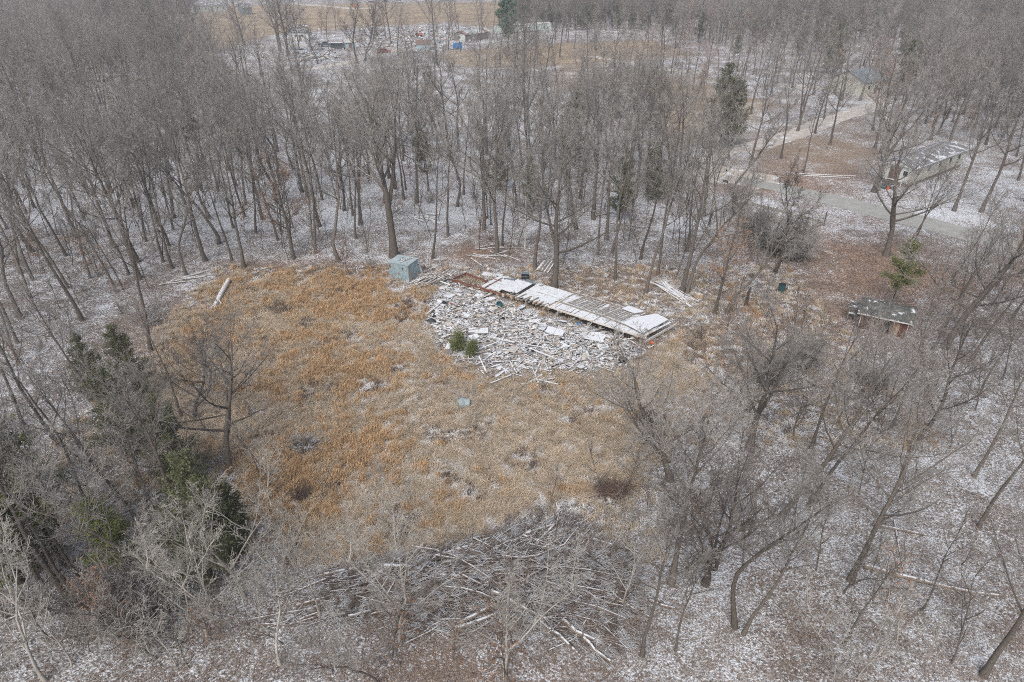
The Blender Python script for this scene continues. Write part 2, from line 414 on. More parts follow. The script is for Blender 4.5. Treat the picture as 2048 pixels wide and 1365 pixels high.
snowy = np.clip(0.78 + .55 * poly_mask(DEBRIS) + soft(px_, py_, 1750, 1180, 480, 260, .34) + soft(px_, py_, 60, 1270, 260, 170, .48) + soft(px_, py_, 1180, 1240, 190, 90, .35) + soft(px_, py_, 420, 430, 500, 90, .14)
                + soft(px_, py_, 820, 75, 190, 22, .5) + soft(px_, py_, 580, 115, 90, 30, .4) + soft(px_, py_, 1320, 135, 110, 30, .4) + soft(px_, py_, 1490, 235, 60, 18, .6) + soft(px_, py_, 1640, 170, 90, 14, .6)
                + soft(px_, py_, 1720, 200, 60, 16, .6) + soft(px_, py_, 1860, 420, 150, 26, .35) + soft(px_, py_, 1050, 250, 110, 30, .4) + soft(px_, py_, 1180, 68, 110, 16, .35) + soft(px_, py_, 1820, 92, 60, 8, .5)
                + soft(px_, py_, 1080, 665, 150, 45, .45) + soft(px_, py_, 980, 545, 70, 12, .3) + soft(px_, py_, 1450, 640, 100, 26, .25) + soft(px_, py_, 1500, 130, 60, 24, .3) - 0.62 * brown - soft(px_, py_, 1180, 95, 150, 22, .45), 0, 1)
snowy = np.where(py_ < 330, snowy * (0.55 + 0.45 * np.clip(py_ / 330, 0, 1)), snowy)
snowy = np.where((py_ < 360) & (px_ > 1000), snowy * .82, snowy)
far = np.clip(poly_mask([(380, 12), (1010, 4), (1030, 62), (900, 44), (620, 62), (560, 66), (400, 112), (340, 80)]) + poly_mask([(1010, 92), (1300, 80), (1390, 110), (1180, 128), (1000, 135), (900, 130), (880, 105)]) * .9
              + poly_mask([(1300, 150), (1560, 205), (1500, 250), (1340, 300), (1300, 220)]) * .7 + poly_mask([(1480, 262), (1560, 250), (1740, 215), (1760, 330), (1600, 350), (1520, 330)]) * .35 + poly_mask([(1120, 120), (1420, 150), (1420, 190), (1100, 180)]) * .5, 0, 1)
far = blur(far, 2)
col = gme.color_attributes.new('zone', 'FLOAT_COLOR', 'POINT')
col.data.foreach_set('color', np.stack([field, snowy, brown, far], 1).astype(np.float32).ravel())
ground = tag(link('ground', gme), 'snow dusted leaf litter and dead grass', None, None, 'structure')

at = t.nodes.new('ShaderNodeAttribute'); at.attribute_name = 'zone'
sc = t.nodes.new('ShaderNodeSeparateColor'); t.links.new(at.outputs['Color'], sc.inputs[0])
fF, fS, fB, fH = sc.outputs[0], sc.outputs[1], sc.outputs[2], at.outputs['Alpha']
geo = t.nodes.new('ShaderNodeNewGeometry'); pos = geo.outputs['Position']
vo = t.nodes.new('ShaderNodeTexVoronoi'); vo.inputs['Scale'].default_value = 9.0; t.links.new(pos, vo.inputs['Vector'])
vs_ = t.nodes.new('ShaderNodeSeparateColor'); t.links.new(vo.outputs['Color'], vs_.inputs[0])
leaf = ramp(t, [(0, (0.072, 0.060, 0.055)), (0.3, (0.13, 0.107, 0.096)), (0.6, (0.19, 0.163, 0.148)), (0.85, (0.27, 0.228, 0.205)), (1, (0.34, 0.30, 0.275))]); t.links.new(vs_.outputs[0], leaf.inputs[0])
leafb = ramp(t, [(0, (0.085, 0.056, 0.042)), (0.3, (0.165, 0.108, 0.078)), (0.7, (0.27, 0.18, 0.13)), (1, (0.40, 0.275, 0.19))]); t.links.new(vs_.outputs[1], leafb.inputs[0])
c = mixc(t, fB, leaf.outputs[0], leafb.outputs[0])
gn = noise(t, 9, 4, 0.7, pos); gr = ramp(t, [(0.3, (0.12, 0.09, 0.065)), (0.5, (0.27, 0.205, 0.145)), (0.7, (0.41, 0.33, 0.24))]); t.links.new(gn.outputs[0], gr.inputs[0])
big = noise(t, 0.22, 3, 0.6, pos)
warm = mixc(t, mth(t, 'MULTIPLY', mth(t, 'SUBTRACT', big.outputs[0], 0.45), 6.0, True), gr.outputs[0], leafb.outputs[0])
c = mixc(t, fF, c, warm)
hn = noise(t, 0.12, 6, 0.6, pos); hr = ramp(t, [(0.35, (0.20, 0.15, 0.105)), (0.65, (0.30, 0.24, 0.16))]); t.links.new(hn.outputs[0], hr.inputs[0])
c = mixc(t, fH, c, hr.outputs[0])
s1 = noise(t, 8.0, 5, 0.75, pos, 0.6); s2 = noise(t, 0.16, 3, 0.55, pos); s3 = noise(t, 0.9, 3, 0.6, pos)
sv = t.nodes.new('ShaderNodeTexVoronoi'); sv.inputs['Scale'].default_value = 8.0; t.links.new(pos, sv.inputs['Vector'])
svs = t.nodes.new('ShaderNodeSeparateColor'); t.links.new(sv.outputs['Color'], svs.inputs[0])
a = mth(t, 'MULTIPLY_ADD', svs.outputs[0], 0.34); t.nodes[-1].inputs[2].default_value = -0.17
a = mth(t, 'ADD', a, s1.outputs[0])
a = mth(t, 'ADD', a, mth(t, 'MULTIPLY', mth(t, 'SUBTRACT', s2.outputs[0], 0.5), 0.75))
a = mth(t, 'ADD', a, mth(t, 'MULTIPLY', mth(t, 'SUBTRACT', s3.outputs[0], 0.5), 0.35))
thr = mth(t, 'MULTIPLY_ADD', fS, -0.36); t.nodes[-1].inputs[2].default_value = 0.70
thr = mth(t, 'ADD', thr, mth(t, 'MULTIPLY', fF, 0.01)); thr = mth(t, 'ADD', thr, mth(t, 'MULTIPLY', fH, 0.18))
sm = mth(t, 'MULTIPLY', mth(t, 'SUBTRACT', a, thr), 9.0, True)
c = mixc(t, mth(t, 'MULTIPLY', sm, 0.92), c, SNOW)
t.links.new(c, b.inputs['Base Color'])
bp = t.nodes.new('ShaderNodeBump'); bp.inputs['Strength'].default_value = 0.8; bp.inputs['Distance'].default_value = 0.10
t.links.new(mth(t, 'ADD', vo.outputs['Distance'], s1.outputs[0]), bp.inputs['Height']); t.links.new(bp.outputs[0], b.inputs['Normal'])

# ------------------------------------------------------------------ roads and tracks
def strip(name, left, right, mat, z, label=None, sub=4):
    L = [P(*q) for q in left]; Rr = [P(*q) for q in right]; vs, fs = [], []
    def along(a):
        out = []
        for i in range(len(a) - 1):
            for k in range(sub): out.append(a[i].lerp(a[i + 1], k / sub))
        return out + [a[-1]]
    L, Rr = along(L), along(Rr)
    for k, (a, b_) in enumerate(zip(L, Rr)):
        d = (b_ - a); j = R.uniform(-.04, .04)
        for u in (0, 0.5, 1): q = a + d * u; vs.append((q.x, q.y, z + (0.05 if u == .5 else 0)))
    for i in range(len(L) - 1):
        for k in (0, 1): fs.append((i * 3 + k, i * 3 + k + 1, i * 3 + k + 4, i * 3 + k + 3))
    mb = MB(); mb.add(vs, fs, mat)
    return tag(link(name, mb), label, None, None, 'structure')
strip('road', ROAD_T, ROAD_B, 'asphalt', 0.03, 'grey paved lane crossing the clearing at the right')
def track(name, pts, wd, mat, z, label):
    ps = [P(*q) for q in pts]; vs, fs = [], []
    out = []
    for i in range(len(ps) - 1):
        for k in range(5): out.append(ps[i].lerp(ps[i + 1], k / 5))
    out.append(ps[-1])
    for i, p in enumerate(out):
        d = (out[min(i + 1, len(out) - 1)] - out[max(0, i - 1)]).normalized(); s_ = Vector((-d.y, d.x, 0)) * wd / 2 * R.uniform(.85, 1.15)
        vs += [(p + s_ + Vector((0, 0, z)))[:], (p - s_ + Vector((0, 0, z)))[:]]
    for i in range(len(out) - 1): fs.append((2 * i, 2 * i + 1, 2 * i + 3, 2 * i + 2))
    return tag(link(name, MB().add(vs, fs, mat)), label, None, None, 'structure')
track('gravel_drive', [(1560, 374), (1480, 356), (1410, 345), (1385, 325), (1440, 305), (1520, 290), (1600, 265), (1660, 240), (1720, 222), (1770, 205), (1740, 190), (1690, 178), (1560, 172)], 4.5, 'gravel', 0.018, 'pale gravel drive curving up from the road')
track('gravel_yard', [(1370, 350), (1450, 348), (1540, 366)], 8.5, 'gravel', 0.012, 'gravel pull-off where the lane meets the drive')
track('dirt_track', [(520, 152), (590, 143), (640, 135), (700, 124), (745, 112), (775, 106), (800, 98)], 3.6, 'gravel', 0.018, 'pale dirt track leading to the yard')
track('snowy_lane', [(470, 93), (560, 91), (640, 90), (700, 92)], 5.0, 'gravel', 0.014, 'pale lane in front of the white house')
track('far_road', [(560, 5), (600, 9), (650, 12), (700, 17), (760, 16)], 7.0, 'gravel', 0.016, 'pale road along the far side of the hay field')
track('drive_path', [(1180, 112), (1260, 126), (1340, 140), (1420, 146)], 3.0, 'gravel', 0.014, 'pale snowy track crossing the tan meadow')

# ------------------------------------------------------------------ trees
def rnd_perp(d, rg):
    while True:
        v = Vector((rg.gauss(0, 1), rg.gauss(0, 1), rg.gauss(0, 1)))
        v = v - d * v.dot(d)
        if v.length > 0.2: return v.normalized()

def branch(p, d, L, r, lev, rg, out, spec, tips=None):
    """a wandering tapered branch with its side shoots; spec[lev] = (steps, wander, rise, shoots per step, angle, length ratio)"""
    n, wander, rise, kids, ang, ratio = spec[lev]
    st = L / n; rmin = spec['rmin']; cls = min(lev, 3)
    for i in range(n):
        d = (d + Vector((rg.gauss(0, wander), rg.gauss(0, wander), rg.gauss(0, wander) + rise))).normalized()
        q = p + d * st
        t0 = i / n; t1 = (i + 1) / n
        ra = max(rmin, r * (1 - 0.78 * t0)); rb = max(rmin * 0.8, r * (1 - 0.78 * t1))
        out[cls].append((p, q, ra, rb))
        if lev + 1 in spec and (i >= 1 or lev >= 2):
            k = kids if isinstance(kids, int) else (int(kids) + (1 if rg.random() < kids - int(kids) else 0))
            for _ in range(k):
                u = rg.random(); o = p.lerp(q, u)
                a = math.radians(rg.gauss(ang, ang * 0.22)); e = rnd_perp(d, rg)
                dd = (d * math.cos(a) + e * math.sin(a)).normalized()
                f = (1 - 0.45 * (t0 + u / n)) * ratio * rg.uniform(0.65, 1.2)
                branch(o, dd, L * f, max(rmin, ra * 0.62), lev + 1, rg, out, spec, tips)
        p = q
    if tips is not None and lev >= 2: tips.append(p)

def tree_parts(seed, H=18.0, r=0.22, crown=0.42, limbs=11, L0=0.36, ang=42, rise=0.16, detail=1.0, rmin=0.012, lean=0.0, wob=0.05, fork=0, depth=4, twig='twig', bark='bark', leaves=0, low=0, fs=.55):
    """returns (trunk mesh, crown mesh)"""
    rg = random.Random(seed)
    out = [[], [], [], []]
    tips = []
    n = 12; pts = [Vector((0, 0, -0.15))]; rad = [r * 1.55]
    d = Vector((lean, 0, 1)).normalized()
    for i in range(n):
        d = (d + Vector((rg.gauss(0, wob), rg.gauss(0, wob), 0.04))).normalized()
        pts.append(pts[-1] + d * (H * 0.86 / n)); rad.append(r * (1.0 - 0.85 * ((i + 1) / n) ** 1.15) if i else r * 1.08)
    mb = MB()
    mb.tube(pts, rad, bark, 8)
    stems = [(pts, rad)]
    for k in range(fork):
        f0 = rg.randint(2, 5); a = rg.uniform(0, 2 * PI); dd = (d * .75 + Vector((math.cos(a), math.sin(a), 0)) * fs).normalized()
        fp = [pts[f0]]; fr = [rad[f0] * .8]; nn = 9
        for i in range(nn):
            dd = (dd + Vector((rg.gauss(0, wob), rg.gauss(0, wob), 0.10))).normalized()
            fp.append(fp[-1] + dd * (H * 0.6 / nn)); fr.append(rad[f0] * .8 * (1 - 0.85 * (i + 1) / nn))
        mb.tube(fp, fr, bark, 7); stems.append((fp, fr))
    spec = {'rmin': rmin,
            1: (6, 0.09, rise, 1.6 * detail, 40, 0.52),
            2: (4, 0.12, rise * .7, 1.7 * detail, 38, 0.55),
            3: (3, 0.14, rise * .5, 1.3 * detail, 36, 0.6)}
    if depth >= 4: spec[4] = (2, 0.16, rise * .3, 0, 35, 0.6)
    if depth >= 5: spec[4] = (2, 0.16, rise * .3, 1.0, 35, 0.6); spec[5] = (2, .18, 0.02, 0, 30, .5)
    for si, (ps, rs) in enumerate(stems):
        m = len(ps) - 1; lim = limbs if si == 0 else int(limbs * .6)
        c0 = crown if si == 0 else 0.25
        for k in range(lim + low):
            u = c0 + (1 - c0) * ((k + rg.random() * .8) / lim) if k < lim else rg.uniform(0.2, c0)
            u = min(u, 0.995); x = u * m; i = int(x); o = ps[i].lerp(ps[i + 1], x - i); rr = rs[i]
            az = k * 2.4 + rg.uniform(-.5, .5); v = (u - c0) / (1 - c0)
            a = math.radians(ang * (1.25 - 0.75 * max(0, v)) + rg.gauss(0, 6))
            dd = Vector((math.cos(az) * math.sin(a), math.sin(az) * math.sin(a), math.cos(a)))
            LL = H * L0 * (1.0 - 0.45 * max(0, v)) * rg.uniform(0.75, 1.15) * (0.5 if k >= lim else 1)
            branch(o, dd, LL, max(0.03, rr * 0.52), 1, rg, out, spec, tips)
    groups = [(out[1], 5, bark), (out[2], 3, twig), (out[3], 3, twig)]
    extra = None
    if leaves:
        rn = np.random.default_rng(seed); T = np.array([t_[:] for t_ in tips])
        T = T[T[:, 2] < H * 0.72] if leaves < 0 else T
        idx = rn.integers(0, len(T), abs(leaves))
        extra = [(leaf_tris(T[idx] + rn.normal(scale=.22, size=(len(idx), 3)), 0.085, rn), 'dead_leaf')]
    return mb.mesh('trunk', True), prism_mesh('crown', groups, extra)

def join_meshes(name, a, b):
    """one mesh out of a trunk and a crown mesh"""
    Vs, Ls, Ss, Ms, mats, off = [], [], [], [], [], 0
    for me in (a, b):
        v = np.empty(len(me.vertices) * 3, np.float32); me.vertices.foreach_get('co', v)
        l = np.empty(len(me.loops), np.int32); me.loops.foreach_get('vertex_index', l)
        s_ = np.empty(len(me.polygons), np.int32); me.polygons.foreach_get('loop_total', s_)
        m = np.empty(len(me.polygons), np.int32); me.polygons.foreach_get('material_index', m)
        mp = []
        for x in me.materials:
            if x not in mats: mats.append(x)
            mp.append(mats.index(x))
        Vs.append(v.reshape(-1, 3)); Ls.append(l + off); Ss.append(s_); Ms.append(np.array(mp)[m]); off += len(me.vertices)
    return mesh_np(name, np.concatenate(Vs), np.concatenate(Ls), np.concatenate(Ss), mats, np.concatenate(Ms))

KIND = {}
def kind(k, **a): KIND[k] = (tree_parts(**a), a.get('H', 18.0))
# dense vase-shaped oaks and hickories of the wood edge
for i in range(5): kind('oak%d' % i, seed=10 + i, H=18, r=0.215, crown=0.40, limbs=12, L0=0.40, ang=54, rise=0.11, detail=1.0, rmin=0.009, wob=0.05)
for i in range(2): kind('big%d' % i, seed=30 + i, H=19, r=0.40, crown=0.42, limbs=12, L0=0.42, ang=52, rise=0.13, detail=1.05, rmin=0.010, fork=1, wob=0.035, fs=.30)
for i in range(4): kind('slim%d' % i, seed=50 + i, H=15, r=0.13, crown=0.48, limbs=9, L0=0.29, ang=40, rise=0.12, detail=0.85, rmin=0.009, wob=0.05)
kind('crook0', seed=71, H=16, r=0.19, crown=0.40, limbs=9, L0=0.38, ang=48, rise=0.12, detail=1.0, rmin=0.010, wob=0.13)
kind('crook1', seed=72, H=15, r=0.17, crown=0.36, limbs=9, L0=0.40, ang=50, rise=0.13, detail=1.0, rmin=0.010, wob=0.14)
kind('spread0', seed=81, H=14, r=0.27, crown=0.28, limbs=10, L0=0.52, ang=66, rise=0.10, detail=0.95, rmin=0.012, wob=0.06, fork=1)
kind('spread1', seed=82, H=15, r=0.30, crown=0.30, limbs=10, L0=0.48, ang=62, rise=0.11, detail=0.95, rmin=0.012, wob=0.05, fork=1)
for i in range(2): kind('pale%d' % i, seed=90 + i, H=9, r=0.085, crown=0.22, limbs=7, L0=0.50, ang=44, rise=0.10, detail=0.85, rmin=0.009, wob=0.09, twig='twig_pale', bark='twig_pale', fork=1)
for i in range(2): kind('pole%d' % i, seed=100 + i, H=9, r=0.055, crown=0.5, limbs=6, L0=0.22, ang=32, rise=0.12, detail=0.7, rmin=0.008, wob=0.05, depth=3)
kind('leafy0', seed=111, H=15, r=0.17, crown=0.16, limbs=14, L0=0.24, ang=48, rise=0.12, detail=0.8, rmin=0.010, leaves=-1500)
kind('leafy1', seed=112, H=8, r=0.07, crown=0.15, limbs=12, L0=0.34, ang=55, rise=0.08, detail=0.8, rmin=0.009, leaves=1100)
kind('dark0', seed=121, H=13, r=0.20, crown=0.30, limbs=10, L0=0.42, ang=50, rise=0.13, detail=0.95, rmin=0.012, wob=0.10, twig='twig_dark', bark='bark_dark')
kind('dark1', seed=122, H=12, r=0.18, crown=0.26, limbs=10, L0=0.46, ang=55, rise=0.12, detail=0.95, rmin=0.012, wob=0.13, twig='twig_dark', bark='bark_dark', fork=1)

def conifer_parts(seed, H=9, r=0.13, base=0.15, wid=0.22, dens=1.0, leafmat='cedar', size=0.075, gap=0.0, top=1.0):
    rg = random.Random(seed); rn = np.random.default_rng(seed)
    mb = MB(); pts = [Vector((0, 0, -.1))]; rad = [r * 1.3]; d = Vector((0, 0, 1))
    for i in range(8):
        d = (d + Vector((rg.gauss(0, .03), rg.gauss(0, .03), .05))).normalized(); pts.append(pts[-1] + d * H / 8); rad.append(r * (1 - .9 * (i + 1) / 8))
    mb.tube(pts, rad, 'bark_dark', 7)
    segs, cs = [], []
    n = int(46 * dens * H / 9)
    for k in range(n):
        u = base + (1 - base) * (k + rg.random()) / n
        if rg.random() < gap: continue
        x = min(u, .99) * 8; i = int(x); o = pts[i].lerp(pts[i + 1], x - i)
        az = k * 2.4 + rg.uniform(-.4, .4); v = (u - base) / (1 - base)
        L = H * wid * (min(1, .55 + v * 2.2) * (1 - v ** 1.6 * .9)) * rg.uniform(.6, 1.25) + .15
        up = rg.uniform(.15, .75)
        dd = Vector((math.cos(az), math.sin(az), up)).normalized(); e = o + dd * L
        segs.append((o, e, max(.008, r * .22 * (1 - v)), .006))
        m = int(14 * L * (0.7 + .6 * rg.random())) + 5
        for j in range(m):
            s_ = rg.uniform(.25, 1.05); c = o.lerp(e, s_) + Vector((rg.gauss(0, .16), rg.gauss(0, .16), rg.gauss(0, .12))) * (0.6 + L * .25)
            cl = rg.uniform(.8, 1.25)
            for _ in range(13): cs.append((c.x + rg.gauss(0, .11) * cl, c.y + rg.gauss(0, .11) * cl, c.z + rg.gauss(0, .13) * cl))
    tri = leaf_tris(np.array(cs), size, rn)
    return mb.mesh('trunk', True), prism_mesh('crown', [(segs, 3, 'bark_dark')], [(tri, leafmat)])
KIND['cedar0'] = (conifer_parts(201, 9, .13, .12, .24), 9)
KIND['cedar1'] = (conifer_parts(202, 10, .15, .25, .27, .9, 'cedar_bright', gap=.1), 10)
KIND['cedar2'] = (conifer_parts(203, 7, .10, .05, .30, 1.0), 7)
KIND['cedarthin'] = (conifer_parts(204, 6.5, .06, .30, .20, .75, 'cedar_bright', .085, .25), 6.5)
KIND['cedarbush'] = (conifer_parts(205, 1.9, .05, .02, .38, 3.2, 'cedar_bright', .05), 1.9)
KIND['pine0'] = (conifer_parts(206, 19, .25, .25, .17, 1.2, 'pine', .16, .05), 19)

def thicket_parts(seed, H=7, n=900, mat='twig_dark', W=3.0):
    """vine-choked round thicket of stems"""
    rg = random.Random(seed); segs = [[], []]
    for k in range(16):
        a = rg.uniform(0, 2 * PI); p = Vector((math.cos(a) * .6, math.sin(a) * .6, -.05)); d = Vector((math.cos(a) * .35, math.sin(a) * .35, 1)).normalized(); L = H * rg.uniform(.6, 1); st = L / 7; r = .06
        for i in range(7):
            d = (d + Vector((rg.gauss(0, .14), rg.gauss(0, .14), 0))).normalized(); q = p + d * st; segs[0].append((p, q, r, r * .8)); r *= .8
            for _ in range(n // 112):
                o = p.lerp(q, rg.random()); e = d
                for j in range(4):
                    e = (e + Vector((rg.gauss(0, .55), rg.gauss(0, .55), rg.gauss(0, .45) - .08))).normalized(); q2 = o + e * rg.uniform(.3, .6) * W / 3; segs[1].append((o, q2, .014, .011)); o = q2
            p = q
    return MB().tube([(0, 0, -.1), (0.1, 0, H * .4), (0, .1, H * .7)], [.16, .11, .04], 'bark_dark', 6).mesh('trunk'), prism_mesh('crown', [(segs[0], 4, 'bark_dark'), (segs[1], 3, mat)])
KIND['thicket0'] = (thicket_parts(301, 6.5, 1000), 6.5)
KIND['thicket1'] = (thicket_parts(302, 4.0, 800, 'twig', 2.6), 4.0)

PROTO = {}
TREES_AT = []; ALLT = []
def plant(k, px, py, H, label, group=None, lean=0.0, rz=None, name='bare_tree', cat='tree', world=None, lean_y=0.0):
    (tm, cm), h0 = KIND[k]
    p = world if world is not None else P(px, py)
    s_ = H / h0
    if k not in PROTO:
        o = thing(name, None, cat); link('trunk', tm, o); link('crown', cm, o); PROTO[k] = o
    else:
        src = PROTO[k]
        o = src.copy(); C.objects.link(o); o.name = name
        for ch in src.children:
            c_ = ch.copy(); c_.parent = o; C.objects.link(c_)
        for kk in ('group',):
            if kk in o: del o[kk]
    o.location = p; o.scale = (s_, s_, s_)
    o.rotation_mode = 'XYZ'
    rz = R.uniform(0, 2 * PI) if rz is None else rz
    m = Matrix.Rotation(math.radians(lean), 3, 'Y') @ Matrix.Rotation(math.radians(lean_y), 3, 'X') @ Matrix.Rotation(rz, 3, 'Z')
    o.rotation_euler = m.to_euler()
    tag(o, label, cat, group)
    TREES_AT.append((p.x, p.y)); ALLT.append((o, *proj(p.x, p.y)))
    return o

